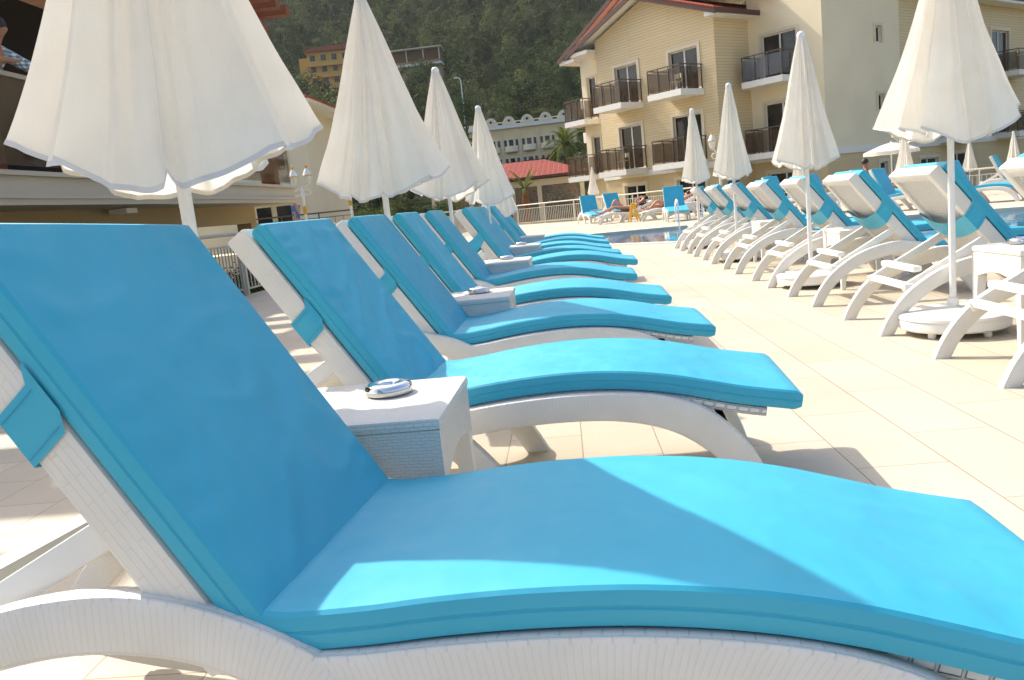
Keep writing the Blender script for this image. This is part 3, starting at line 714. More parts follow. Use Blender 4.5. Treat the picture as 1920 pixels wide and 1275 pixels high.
# small far umbrellas
FU = [(1.45, 35.6, 0, 1.0, 'tiny closed umbrella by the fence, left of the gabled hotel'), (10.05, 25.0, -.25, 1.0, 'closed umbrella standing in front of the open umbrella across the pool'),
      (13.75, 29.0, -.45, .92, 'far closed umbrella showing behind the near umbrella pole on the right'), (15.7, 30.0, -.5, 1.0, 'left one of two far closed umbrellas at the right edge'),
      (16.5, 30.4, -.35, 1.0, 'right one of two far closed umbrellas at the right edge'), (7.3, 26.0, -.3, 1.0, 'far closed umbrella peeking out behind the second right umbrella')]
F0 = make_umbrella(41, .30, 2.2)
for i, (x, y, z, sc, lab) in enumerate(FU):
    o = F0 if i == 0 else copy_tree(F0); o.location = (x, y, z); o.rotation_euler = (0, 0, i*1.3); o.scale = (sc,)*3; tag(o, lab, 'umbrella', 'small closed umbrellas across the pool')
# open umbrella
r_ = empty('open_parasol', (11.6, 30.0, -.3), 0, .8); P = []
for i in range(9):
    t = i/8; P.append([((1.15*t)*math.cos(2*PI*k/32)*(1-.03*t*(1-abs(math.cos(4*2*PI*k/32)))), (1.15*t)*math.sin(2*PI*k/32), 2.62-.36*t**1.3-.02*math.sin(4*2*PI*k/32)**2*t) for k in range(32)])
P.append([(x, y, z-.13) for x, y, z in P[-1]])
mb = MB(); mb.grid(P, False, True); mb.build('canopy', M['canopy'], r_, angle=50)
mb = MB(); mb.tube([(0, 0, 0), (0, 0, 2.68)], .03, 10); mb.build('pole', M['pole'], r_)
tag(r_, 'open white umbrella across the pool in front of the cream wall', 'umbrella')

# ------------------------------------------------------------------ loungers across the pool
F1 = make_lounger(math.radians(66), 31, strap=None, wr=.003)
far = [(.95, 33.6, -1.35, 1.0, 'upright blue lounger by the fence, leftmost across the pool'),
       (1.75, 33.9, -1.15, 1.0, 'blue lounger whose back stands behind the sunbather'),
       (3.62, 27.4, -1.62, 1.0, 'blue lounger facing the camera at the far pool edge behind the ladder'),
       (8.3, 19.4, -.7, .9, 'blue lounger across the pool right of the near umbrella pole'),
       (6.75, 19.6, -.75, .9, 'blue lounger across the pool left of the near umbrella pole'),
       (6.0, 22.1, -.8, .93, 'blue lounger across the pool, seen past the third right row back'),
       (5.85, 25.6, -.85, .98, 'blue lounger across the pool, seen past the fourth right row back'),
       (10.6, 22.3, -.55, .92, 'blue lounger nearest the right edge across the pool'),
       (7.35, 22.6, -.8, .93, 'partly hidden blue lounger beside the seated man across the pool')]
for i, (x, y, rz, sc, lab) in enumerate(far):
    o = F1 if i == 0 else copy_tree(F1)
    place(o, x, y, rz, lab, GF, sc=sc)
# sunbather's loungers, reclined low, head to the right
F2 = make_lounger(math.radians(24), 37, cushion=False)
place(F2, 3.35, 29.9, PI+.04, 'white lounger under the sunbather with bent knees, seen side on', GB)
F3 = copy_tree(F2); place(F3, 4.75, 29.0, PI+.08, 'white lounger under the second sunbather, behind the camera-facing one', GB)
o = copy_tree(T0); o.location = (.62+.75, 32.9, 0); tag(o, 'far side table between the two upright blue loungers by the fence', 'side table', GT)
o = copy_tree(T0); o.location = (4.25, 27.6, 0); tag(o, 'far side table right of the camera-facing blue lounger', 'side table', GT)
o = copy_tree(T0); o.location = (6.45, 20.7, 0); tag(o, 'far side table across the pool beside the seated man', 'side table', GT)

# yellow wet floor sign
r_ = empty('folding_sign', (2.45, 28.6, 0), .25)
for sd in (-1, 1):
    mb = MB(); Tm = Matrix.Rotation(sd*.20, 4, 'X')
    off = Matrix.Translation((0, sd*.0, .64)) @ Tm @ Matrix.Translation((0, 0, -.64))
    def Q(x, y, z): return tuple(off @ Vector((x, y+sd*.012, z)))
    for sx in (-1, 1):
        for (x0, z0, x1, z1, w) in [(sx*.04, .62, sx*.17, 0, .035)]:
            mb.quad([Q(x0-w, -.006, z0), Q(x0+w, -.006, z0), Q(x1+w*.7, -.006, z1), Q(x1-w*.7, -.006, z1)]); mb.quad([Q(x0-w, .006, z0), Q(x0+w, .006, z0), Q(x1+w*.7, .006, z1), Q(x1-w*.7, .006, z1)])
            mb.quad([Q(x0-w, -.006, z0), Q(x0-w, .006, z0), Q(x1-w*.7, .006, z1), Q(x1-w*.7, -.006, z1)]); mb.quad([Q(x0+w, -.006, z0), Q(x0+w, .006, z0), Q(x1+w*.7, .006, z1), Q(x1+w*.7, -.006, z1)])
    [mb.quad([Q(-.07, o_, .62), Q(.07, o_, .62), Q(.085, o_, .46), Q(-.085, o_, .46)]) or mb.quad([Q(-.11, o_, .27), Q(.11, o_, .27), Q(.115, o_, .22), Q(-.115, o_, .22)]) for o_ in (-.0075, .0075)]
    mb.build('sign_board', M['yellow'], r_, smooth=False)
mb = MB(); mb.tube([(-.07, 0, .64), (.07, 0, .64)], .018, 8); mb.build('hinge', M['yellow'], r_)
tag(r_, 'yellow folding wet floor sign on the far pool deck', 'sign')
# pool ladder rails
for k, (x, y, lab) in enumerate([(3.05, 22.35, 'left chrome handrail of the pool ladder'), (3.62, 22.05, 'right chrome handrail of the pool ladder')]):
    mb = MB(); mb.tube([(x, y-.35, -.6), (x, y-.33, .55), (x, y-.27, .66), (x, y-.12, .72), (x, y+.08, .66), (x, y+.18, .5), (x, y+.2, 0)], .022, 10)
    o = mb.build('pool_handrail', M['chrome'], angle=60); tag(o, lab, 'handrail', 'chrome pool ladder handrails')

# ------------------------------------------------------------------ fences
def fence(name, pts, H, label, mat, gap=.11, post=1.6, z0=0.0, midrail=True, group=None, top2=.18):
    r_ = empty(name, (0, 0, 0)); bars = MB(); rails = MB()
    for (x0, y0), (x1, y1) in zip(pts, pts[1:]):
        L = math.dist((x0, y0), (x1, y1)); dx, dy = (x1-x0)/L, (y1-y0)/L; ang = math.atan2(dy, dx)
        Mt = Matrix.Translation((x0, y0, z0)) @ Matrix.Rotation(ang, 4, 'Z')
        rails.tube([Mt @ Vector((0, 0, H)), Mt @ Vector((L, 0, H))], .028, 10)
        rails.box(0, L, -.012, .012, H-top2-.012, H-top2+.012, M4=Mt); rails.box(0, L, -.012, .012, .09, .115, M4=Mt)
        n = int(L/gap)
        for k in range(n):
            x = (k+.5)*L/n; bars.box(x-.008, x+.008, -.008, .008, .116, H-top2-.0125, M4=Mt)
        m_ = max(1, round(L/post))
        for k in range(m_+1):
            x = k*L/m_; pm = MB(); pm.box(x-.022, x+.022, -.022, .022, 0, H-.02, M4=Mt); pm.build('fence_post', mat, r_, smooth=False)
    rails.build('rails', mat, r_); bars.build('balusters', mat, r_, smooth=False)
    tag(r_, label, 'fence', group)
fence('deck_fence', [(-5.5, 5.0), (-5.22, 13.0)], 1.0, 'grey metal railing by the nearest loungers, left side of the deck', M['railing'])
fence('deck_fence', [(-5.2, 13.1), (-4.22, 39.6)], 1.0, 'long railing running away beyond the left umbrellas', M['railing_pale'], gap=.13, post=2.0)
fence('deck_fence', [(-2.15, 41.1), (.6, 37.8), (5.4, 32.0)], .95, 'cream railing across the far end of the deck behind the sunbather', M['railing_pale'], gap=.13, post=2.0)
fence('deck_fence', [(5.5, 31.9), (13, 26.8), (24, 18.8)], .95, 'railing behind the loungers on the far right of the pool', M['railing_pale'], gap=.13, post=2.0, z0=-.33)

# ------------------------------------------------------------------ hotel with gable
A_ = Vector((-.645, .764, 0)); B_ = Vector((.764, .645, 0)); NF = Vector((-.764, -.645, 0)); NB = Vector((.645, -.764, 0))
C1 = Vector((7.134, 37.0, 0))
class Plane:
    def __init__(s, P, d, n): s.P = Vector(P); s.d = d.normalized(); s.n = n.normalized()
    def __call__(s, a, z, o=0.0): p = s.P+s.d*a+s.n*o; return (p.x, p.y, z)
    def box(s, mb, a0, a1, z0, z1, o0, o1, mi=0):
        c = [s(a, z, o) for z in (z0, z1) for a, o in ((a0, o0), (a1, o0), (a1, o1), (a0, o1))]
        for f, k in [((0, 1, 2, 3), 0), ((4, 5, 6, 7), 0), ((0, 1, 5, 4), 1), ((1, 2, 6, 5), 2), ((2, 3, 7, 6), 1), ((3, 0, 4, 7), 2)]:
            aa = [a0, a1, a1, a0]*2; oo = [o0, o0, o1, o1]*2; zz = [z0]*4+[z1]*4
            uv = [((aa[i], oo[i]) if k == 0 else (aa[i], zz[i]) if k == 1 else (oo[i], zz[i])) for i in f]
            mb.quad([c[i] for i in f], uv, mi)
    def wall(s, mb, a0, a1, z0, z1, holes, depth=.18, mi=0):
        A = sorted({a0, a1}|{h[0] for h in holes}|{h[1] for h in holes}); Z = sorted({z0, z1}|{h[2] for h in holes}|{h[3] for h in holes})
        for i in range(len(A)-1):
            for j in range(len(Z)-1):
                ca, cz = (A[i]+A[i+1])/2, (Z[j]+Z[j+1])/2
                if any(h[0] < ca < h[1] and h[2] < cz < h[3] for h in holes): continue
                mb.quad([s(A[i], Z[j]), s(A[i+1], Z[j]), s(A[i+1], Z[j+1]), s(A[i], Z[j+1])], [(A[i], Z[j]), (A[i+1], Z[j]), (A[i+1], Z[j+1]), (A[i], Z[j+1])], mi)
        for h in holes:
            for q in [((h[0], h[2]), (h[0], h[3])), ((h[1], h[2]), (h[1], h[3])), ((h[0], h[3]), (h[1], h[3])), ((h[0], h[2]), (h[1], h[2]))]:
                (a, z), (a2, z2) = q; mb.quad([s(a, z), s(a2, z2), s(a2, z2, -depth), s(a, z, -depth)], [(0, 0), (.01, 0), (.01, .01), (0, .01)], mi)
def door(pl, root, a0, a1, z0, z1, trim=.15, leaves=2, depth=.14, name='balcony_door', pane='glass'):
    f = MB(); fw = .06
    pl.box(f, a0, a1, z1-fw, z1, -depth, -depth+.05); pl.box(f, a0, a1, z0, z0+fw, -depth, -depth+.05)
    for k in range(leaves+1):
        a = a0+(a1-a0)*k/leaves; lo, hi = max(a0, a-fw*.6), min(a1, a+fw*.6); pl.box(f, lo, hi, z0+fw+.001, z1-fw-.001, -depth, -depth+.051)
    d = f.build(name, M['white_trim'], root, smooth=False)
    for k in range(leaves):
        g = MB(); b0, b1 = a0+(a1-a0)*k/leaves+.03, a0+(a1-a0)*(k+1)/leaves-.03
        pl.box(g, b0, b1, z0+.05, z1-.05, -depth+.012, -depth+.022); g.build('pane', M[pane], d, smooth=False)
    if trim:
        t = MB(); pl.box(t, a0-trim, a0, z0, z1+trim, .0, .05); pl.box(t, a1, a1+trim, z0, z1+trim, 0, .05); pl.box(t, a0, a1, z1, z1+trim, 0, .051)
        t.build('door_surround', M['trim'], root, smooth=False)
    return d
def balcony(pl, root, a0, a1, zt, d, glass='tint', chair=False):
    b_ = MB(); pl.box(b_, a0, a1, zt-.26, zt, 0.002, d); sl = b_.build('balcony', M['white_trim'], root, smooth=False)
    g = MB(); e = .05
    pl.box(g, a0+.06, a1-.06, zt+.08, zt+.92, d-e-.006, d-e+.006); pl.box(g, a0+e-.006, a0+e+.006, zt+.08, zt+.92, .06, d-.12); pl.box(g, a1-e-.006, a1-e+.006, zt+.08, zt+.92, .06, d-.12)
    g.build('glass_screen', M[glass], sl, smooth=False)
    r = MB()
    pl.box(r, a0+.02, a1-.02, zt+1.0, zt+1.045, d-.075, d-.03); pl.box(r, a0+.02, a0+.07, zt+1.001, zt+1.044, 0.01, d-.076); pl.box(r, a1-.07, a1-.02, zt+1.001, zt+1.044, .01, d-.076)
    for a in np.linspace(a0+.05, a1-.05, 4): pl.box(r, a-.018, a+.018, zt, zt+.999, d-.044, d-.01)
    for a in (a0+.032, a1-.032):
        for o in (.05, d*.5): pl.box(r, a-.018, a+.018, zt, zt+.999, o, o+.036)
    r.build('balcony_rail', M['bronze'], sl, smooth=False)
    if chair:
        c = MB(); a = (a0+a1)/2; o = d*.45
        for da in (-.2, .2):
            for do in (-.18, .18): pl.box(c, a+da-.02, a+da+.02, zt, zt+(.45 if do > 0 else .8), o+do-.02, o+do+.02)
        pl.box(c, a-.22, a+.22, zt+.42, zt+.449, o-.2, o+.2); pl.box(c, a-.2, a+.2, zt+.6, zt+.79, o-.205, o-.18)
        t = c.build('balcony_chair', M['trim'], smooth=False); tag(t, chair, 'chair')
hotel = empty('hotel_building', tuple(C1))
hotel.location = (0, 0, 0)
PF = Plane(C1, A_, NF); PR = Plane(C1, B_, NB); P2 = C1+B_*2.3; PW = Plane(P2, -A_, NF); P3 = P2-A_*3.6; PB = Plane(P3, B_, NB)
G0 = -1.1
mb = MB()
hf = [(.95, 2.6, 5.16, 7.0), (4.6, 6.1, 5.16, 7.0), (.95, 2.6, 2.1, 4.18), (4.6, 6.1, 2.1, 4.18)]
PF.wall(mb, 0, 7.35, 1.98, 8.02, hf)
mb.quad([PF(0, 8.02), PF(7.35, 8.02), PF(7.35, 8.5), PF(4.16, 9.62), PF(0, 8.15)], [(0, 8.02), (7.35, 8.02), (7.35, 8.5), (4.16, 9.62), (0, 8.15)])
PR.wall(mb, 0, 2.3, 1.98, 8.2, [])
mb.build('siding_wall', M['siding'], hotel, smooth=False)
mb = MB(); hg = [(.95, 2.6, -.7, 1.36), (4.6, 6.0, -.7, 1.36)]
PF.wall(mb, 0, 7.35, G0, 1.72, hg); PR.wall(mb, 0, 2.3, G0, 1.72, []); PW.wall(mb, 0, 3.6, G0, 1.72, [(.72, 2.4, -.7, 1.22)])
hbg = [(4.05, 4.7, .15, 1.22), (5.25, 6.1, .15, 1.2), (7.6, 9.3, .15, 1.2), (10.5, 12.3, -.7, 1.3)]
PB.wall(mb, 0, 24, G0, 1.72, hbg); mb.build('ground_floor_wall', M['panel'], hotel, smooth=False)
mb = MB()
PF.box(mb, -.06, 7.4, 1.72, 1.98, -.2, .07); PR.box(mb, -.071, 2.3-.07, 1.721, 1.979, -.2, .071); PW.box(mb, 0.0, 3.6, 1.722, 1.978, -.2, .07); PB.box(mb, -.071, 24, 1.721, 1.979, -.2, .071)
mb.build('cornice', M['white_trim'], hotel, smooth=False)
for h_ in hf: door(PF, hotel, *h_)
door(PF, hotel, *hg[0]); door(PF, hotel, *hg[1])
balcony(PF, hotel, .72, 2.66, 5.15, 1.5, chair='small white chair on the upper right balcony of the gabled wall'); balcony(PF, hotel, 4.35, 6.22, 5.15, 1.5)
balcony(PF, hotel, .72, 2.66, 2.11, 1.5); balcony(PF, hotel, 4.35, 6.22, 2.11, 1.5, chair='small pale chair on the lower left balcony of the gabled wall')
# cream wing right
mb = MB(); hw = [(.68, 2.40, 5.16, 7.08), (.68, 2.40, 2.1, 4.22)]
PW.wall(mb, 0, 3.6, 1.978, 12.0, hw)
hb = [(3.98, 4.48, 6.36, 7.06), (4.04, 4.52, 3.45, 4.18)]
PB.wall(mb, 0, 6.0, 1.979, 12.0, hb)
mb.quad([PR(2.3, 8.2), PR(2.3, 12), PR(9, 12), PR(9, 8.2)])
mb.build('cream_wall', M['cream'], hotel, smooth=False)
for h_ in hw: door(PW, hotel, *h_, trim=.12)
door(PW, hotel, .72, 2.4, -.7, 1.22)
balcony(PW, hotel, .5, 2.55, 5.15, 1.3, glass='tint_grey'); balcony(PW, hotel, .5, 2.55, 2.1, 1.3)
for h_ in hb: door(PB, hotel, *h_, trim=.12, leaves=1, name='small_window')
door(PB, hotel, *hbg[0], trim=.12, leaves=1, name='small_window'); door(PB, hotel, *hbg[1], trim=.05, leaves=1, name='small_window', pane='frost')
door(PB, hotel, *hbg[2], trim=.1, name='window'); door(PB, hotel, *hbg[3], trim=.1, name='ground_door')
# far right siding wing
mb = MB(); hs = [(9.1, 11.1, 5.16, 7.3), (9.1, 11.1, 2.1, 4.2), (15, 17, 5.16, 7.3), (15, 17, 2.1, 4.2)]
PB.wall(mb, 6.0, 24, 1.979, 8.5, hs); mb.build('siding_wall', M['siding'], hotel, smooth=False)
for h_ in hs: door(PB, hotel, *h_)
for a in (9.4, 15.3):
    balcony(PB, hotel, a, a+2.6, 5.14, 1.2); balcony(PB, hotel, a, a+2.6, 2.08, 1.2)
mb = MB(); PB.box(mb, 6.0, 24, 8.5, 8.62, -.1, .7); mb.build('soffit', M['white_trim'], hotel, smooth=False)
mb = MB(); PB.box(mb, 6.0, 24, 8.62, 8.8, .55, .72); mb.build('fascia_board', M['brown'], hotel, smooth=False)
mb = MB(); mb.quad([PB(6, 8.8, .74), PB(24, 8.8, .74), PB(24, 11.5, -5), PB(6, 11.5, -5)], [(0, 0), (18, 0), (18, 6.3), (0, 6.3)]); mb.build('roof', M['roof'], hotel, smooth=False)
# gable roof over the front
def roofslope(mb, tb, a0, z0, a1, z1, o0, o1, th=.10):
    p = [PF(a0, z0, o0), PF(a1, z1, o0), PF(a1, z1, o1), PF(a0, z0, o1)]; L = math.hypot(a1-a0, z1-z0)
    uv = [(o0, 0), (o0, L), (o1, L), (o1, 0)]
    mb.quad(p, uv)
    q = [(x, y, z-th) for x, y, z in p]; tb.quad(q)
roofm = MB(); sof = MB()
roofslope(roofm, sof, -.62, 8.17, 4.16, 9.90, .62, -9)
roofslope(roofm, sof, 8.72, 8.22, 4.16, 9.90, .62, -9)
roof = roofm.build('roof', M['roof'], hotel, smooth=False); sof.build('soffit', M['white_trim'], roof, smooth=False)
# rounded ridge/row tiles along the verge give the scalloped edge
vt = MB()
for k in range(24):
    f = k/24; a = -.62+4.78*f; z = 8.17+1.73*f
    vt.tube([PF(a, z+.02, .66), PF(a+.20, z+.09, .66)], .055, 8)
vt.build('verge_tiles', M['roof'], roof)
bd = MB()
for (a0, z0, a1, z1) in [(-.64, 8.12, 4.16, 9.86), (8.74, 8.17, 4.16, 9.86)]:
    for o0, o1 in [(.60, .66)]:
        P4 = [PF(a0, z0-.20, o1), PF(a1, z1-.20, o1), PF(a1, z1+.03, o1), PF(a0, z0+.03, o1)]; P5 = [PF(a0, z0-.20, o0), PF(a1, z1-.20, o0), PF(a1, z1+.03, o0), PF(a0, z0+.03, o0)]
        bd.quad(P4); bd.quad(P5[::-1])
        for i in range(4): bd.quad([P4[i], P5[i], P5[(i+1) % 4], P4[(i+1) % 4]])
PF.box(bd, -.68, -.60, 7.98, 8.18, -2.6, .66)
bd.build('barge_board', M['brown'], roof, smooth=False)
ev = MB(); PF.box(ev, -.58, -.0, 7.93, 8.10, -2.3, .58); PF.box(ev, 7.36, 8.6, 7.95, 8.12, -1.0, .58); ev.build('boxed_eaves', M['white_trim'], roof, smooth=False)
gt = MB(); 
# recessed left volume behind the gable
PV = Plane(C1+B_*1.0, A_, NF); mb = MB(); PV.wall(mb, 7.35, 9.65, G0, 8.2, [(8.55, 9.2, 5.1, 7.1), (8.55, 9.2, 2.1, 4.1)])
mb.quad([PV(9.65, G0), PV(9.65, 8.2), PV(9.65, 8.2, -8), PV(9.65, G0, -8)]); mb.quad([PF(7.35, G0), PF(7.35, 8.4), PF(7.35, 8.4, -1.0), PF(7.35, G0, -1.0)])
mb.build('cream_wall', M['cream'], hotel, smooth=False)
for h_ in [(8.55, 9.2, 5.1, 7.1), (8.55, 9.2, 2.1, 4.1)]: door(PV, hotel, *h_, leaves=1, trim=.1)
balcony(PV, hotel, 8.45, 10.0, 4.95, 1.1); balcony(PV, hotel, 8.45, 10.1, 2.12, 1.1)
mb = MB(); q = [PV(10.75, 8.28, .5), PV(4.6, 11.35, .5), PV(4.6, 11.35, -9), PV(10.75, 8.28, -9)]; mb.quad(q, [(0, 0), (0, 7), (9.5, 7), (9.5, 0)])
q = [PV(4.6, 11.35, .5), PV(-1.5, 8.6, .5), PV(-1.5, 8.6, -9), PV(4.6, 11.35, -9)]; mb.quad(q, [(0, 7), (0, 0), (9.5, 0), (9.5, 7)])
r2 = mb.build('roof', M['roof'], hotel, smooth=False)
mb = MB(); q = [PV(10.75, 8.18, .5), PV(4.6, 11.25, .5), PV(4.6, 11.25, -9), PV(10.75, 8.18, -9)]; mb.quad(q); mb.build('soffit', M['white_trim'], r2, smooth=False)
mb = MB()
mb.quad([PV(9.65, 8.15, 0), PV(10.6, 8.15, 0), PV(4.6, 11.2, 0), PV(4.0, 8.15, 0)]); mb.build('gable_render', M['cream_light'], r2, smooth=False)
mb = MB()
p = [PV(10.8, 8.05, .54), PV(4.6, 11.15, .54), PV(4.6, 11.38, .54), PV(10.8, 8.28, .54)]; p2 = [PV(10.8, 8.05, .48), PV(4.6, 11.15, .48), PV(4.6, 11.38, .48), PV(10.8, 8.28, .48)]
mb.quad(p); mb.quad(p2)
for i in range(4): mb.quad([p[i], p2[i], p2[(i+1) % 4], p[(i+1) % 4]])
mb.build('barge_board', M['brown'], r2, smooth=False)
mb = MB(); PV.box(mb, 9.6, 10.75, 8.0, 8.15, -1, .45); mb.build('boxed_eaves', M['white_trim'], r2, smooth=False)
# air conditioning units on the left wall
for z in (5.7, 3.9):
    a = MB(); PV.box(a, 10.0, 10.35, z, z+.55, -1.2, -.45); a.build('air_conditioner', M['white_trim'], hotel, smooth=False)
tag(hotel, 'cream and tan hotel with a red tiled gable and glass balconies', 'building')

# ------------------------------------------------------------------ pavilion with red roof
r_ = empty('garden_pavilion'); mb = MB()
xa, xb, ya, yb, ze, zr = -7.5, 1.75, 46.6, 56.0, 2.42, 3.55
e1, e2 = (xa, ya), (xb, ya-1.4+.6)
c = [(xa, ya, ze), (xb, ya-.4, ze+.06), (xb, yb, ze), (xa, yb, ze)]; rg = [(xa+4, (ya+yb)/2, zr), (-.75, (ya+yb)/2-.2, zr)]
def tq(p, mb=mb):
    p = [Vector(q) for q in p]; e = (p[1]-p[0]).normalized(); n = e.cross(p[-1]-p[0]).normalized(); f = n.cross(e)
    mb.quad(p, [((q-p[0]).dot(e), (q-p[0]).dot(f)) for q in p])
tq([c[0], c[1], rg[1], rg[0]]); tq([c[1], c[2], rg[1]]); tq([c[2], c[3], rg[0], rg[1]]); tq([c[3], c[0], rg[0]])
rf = mb.build('roof', tiles('pavilion_tiles', (0.20, 0.034, 0.022), (0.24, 0.045, 0.03), (0.30, 0.10, 0.07), .30, .26), r_, smooth=False)
mb = MB()
for i in range(4):
    p, q = Vector(c[i]), Vector(c[(i+1) % 4]); mb.quad([p, q, q-Vector((0, 0, .14)), p-Vector((0, 0, .14))])
mb.quad([(x, y, z-.14) for x, y, z in c]); mb.build('eaves_board', M['brown'], rf, smooth=False)
mb = MB(); mb.box(xa+.25, xb-.25, ya+.2, ya+.45, ze-.50, ze-.145); mb.box(xb-.5, xb-.26, ya+.46, yb-.3, ze-.499, ze-.146); mb.build('beam', M['trim'], r_, smooth=False)
for x in (xa+.4, -5.0, -2.6, -1.1, xb-.45): mb = MB(); mb.box(x-.12, x+.12, ya+.22, ya+.43, G0, ze-.501); mb.build('post', M['trim'], r_, smooth=False)
mb = MB(); mb.box(xa+.5, xb-.6, ya+.31, ya+.33, -.2, ze-.502); mb.build('glass_screen', M['clear'], r_, smooth=False)
mb = MB(); mb.box(xa+.5, xb-.6, ya+6, ya+6.2, G0, 2.2); mb.build('back_wall', simple('salmon_render', (0.55, 0.27, 0.17), 0.8), r_, smooth=False)
mb = MB(); mb.box(xa+.3, xb-.3, ya+.1, ya+.5, G0-.2, -.201); mb.build('base_wall', M['cream'], r_, smooth=False)
tag(r_, 'low garden pavilion with a red tiled roof and glass sides', 'building')

# ------------------------------------------------------------------ foliage helpers
def leaves_np(centres, radii, n_each, size, rng, flat=1.0, shell=.55, outw=.8):
    """random leaf quads spread in ellipsoid blobs -> verts array"""
    V = []
    for c, r, n in zip(centres, radii, n_each):
        d = rng.normal(size=(n, 3)); d /= np.linalg.norm(d, axis=1)[:, None]
        rad = (shell+(1-shell)*rng.random(n))**.8; p = np.array(c)+d*rad[:, None]*np.array(r)
        a = rng.normal(size=(n, 3))*.55+d*outw+np.array([0, 0, .35]); nrm = a/np.linalg.norm(a, axis=1)[:, None]
        t = np.cross(nrm, rng.normal(size=(n, 3))); t /= np.linalg.norm(t, axis=1)[:, None]; b = np.cross(nrm, t)
        s = size*(.6+.8*rng.random(n))[:, None]; t = t*s; b = b*s*flat
        V.append(np.stack([p-t*.5, p-b*.35, p+t*.5, p+b*.35], 1))
    return np.concatenate(V)
def quads_object(name, V, mat, parent=None, smooth=False):
    n = len(V); me = bpy.data.meshes.new(name); me.vertices.add(n*4); me.vertices.foreach_set('co', V.reshape(-1).astype(np.float32))
    me.loops.add(n*4); me.loops.foreach_set('vertex_index', np.arange(n*4, dtype=np.int32)); me.polygons.add(n)
    me.polygons.foreach_set('loop_start', np.arange(0, n*4, 4, dtype=np.int32)); me.polygons.foreach_set('loop_total', np.full(n, 4, dtype=np.int32))
    me.update(calc_edges=True); me.materials.append(mat); o = bpy.data.objects.new(name, me); COL.objects.link(o)
    if parent: o.parent = parent
    return o
def tree(name, x, y, h, w, mat, label, cat='tree', seed=1, conic=0.0, leaf=.3, n=2600, group=None, trunk=.25, z=None, dens=1.0):
    rng = np.random.default_rng(seed); z0 = terr(x, y) if z is None else z; r_ = empty(name, (x, y, z0))
    cs, rs, ns = [], [], []; K = 26; limbs = MB()
    for k in range(K):
        f = rng.random(); zz = h*(trunk+(1-trunk)*f*.92); wr = w*.5*((1-f)**.8*1.05+.08 if conic else math.sin(PI*(.18+.75*f))**.8)
        a = rng.random()*2*PI; rr = wr*(.35+.55*rng.random()); c = (rr*math.cos(a), rr*math.sin(a), zz); sz = w*(.13+.12*rng.random())*(1-.4*f*conic)
        cs.append(c); rs.append((sz, sz, sz*(.55 if conic else .7))); ns.append(int(n/K*(.6+.8*rng.random())))
        if k % 2 == 0: limbs.tube([(0, 0, max(.1*h, zz-h*.18)), (c[0]*.5, c[1]*.5, zz-h*.06), c], [.02*h*.5, .012*h*.5, .004*h], 5)
    V = leaves_np(cs, rs, ns, leaf, rng, .8, .25); quads_object('crown', V, mat, r_)
    limbs.tube([(0, 0, -.3), (.03*h*rng.normal()*.3, 0, h*.35), (0, 0, h*.8)], [.028*h, .02*h, .006*h], 8); limbs.build('trunk', M['bark'], r_)
    tag(r_, label, cat, group); return r_
def shrub(x, y, h, w, mat, label, seed, leaf=.12, n=1800, z=-.8, cat='shrub', group=None):
    rng = np.random.default_rng(seed); r_ = empty('shrub', (x, y, z)); cs, rs, ns = [], [], []
    for k in range(14):
        a = rng.random()*2*PI; f = rng.random(); rr = w*.5*.7*rng.random()**.5; sz = w*(.16+.12*rng.random())
        cs.append((rr*math.cos(a), rr*math.sin(a), h*(.25+.6*f))); rs.append((sz, sz, min(sz, h*.3))); ns.append(n//14)
    quads_object('foliage', leaves_np(cs, rs, ns, leaf, rng, .7, .2), mat, r_)
    s_ = MB()
    for k in range(5):
        a = k*1.3; s_.tube([(0, 0, -.1), (w*.2*math.cos(a), w*.2*math.sin(a), h*.6)], .02, 5)
    s_.build('stem', M['bark'], r_); tag(r_, label, cat, group); return r_
def palm(x, y, z, trunk_h, frond, nf, label, seed, tr=.2, bark='palm_bark', upright=0.0, nleaf=26, wid=.5):
    rng = random.Random(seed); r_ = empty('palm_tree', (x, y, z)); t = MB()
    k = 14; t.tube([(0.02*math.sin(i), 0, trunk_h*i/k) for i in range(k+1)], [tr*(1.1 if i % 2 else .92)*(1-.2*i/k) for i in range(k+1)], 10); t.build('trunk', M[bark], r_)
    q = MB(); dry = MB()
    for f in range(nf):
        a = 2*PI*f/nf*2.4+rng.random(); el = rng.uniform(-.35, 1.35)+upright; L = frond*rng.uniform(.8, 1.1); tgt = dry if el < -.1 else q
        p = Vector((0, 0, trunk_h)); d = Vector((math.cos(a)*math.cos(el), math.sin(a)*math.cos(el), math.sin(el))); path = []
        for i in range(10):
            path.append(p.copy()); p = p+d*L/9; d = (d+Vector((0, 0, -.13-.1*(1-upright)))).normalized()
        tgt.tube(path, [.025*frond/2*(1-.08*i) for i in range(10)], 4)
        for i in range(nleaf):
            u = (i+1)/(nleaf+1)*8.99; i0 = int(u); c = path[i0].lerp(path[i0+1], u-i0); dd = (path[i0+1]-path[i0]).normalized(); sd = dd.cross(Vector((0, 0, 1))).normalized()
            ll = frond*.24*math.sin(PI*(.12+.8*u/9))*wid*2
            for s_ in (-1, 1):
                tip = c+(sd*s_*.8+dd*.7+Vector((0, 0, -.25))).normalized()*ll; w_ = dd*.02*frond
                tgt.quad([c-w_, c+w_, tip])
    q.build('crown', M['palm_leaf'], r_, smooth=False)
    if dry.v: dry.build('dry_fronds', M['palm_dry'], r_, smooth=False)
    tag(r_, label, 'palm tree'); return r_
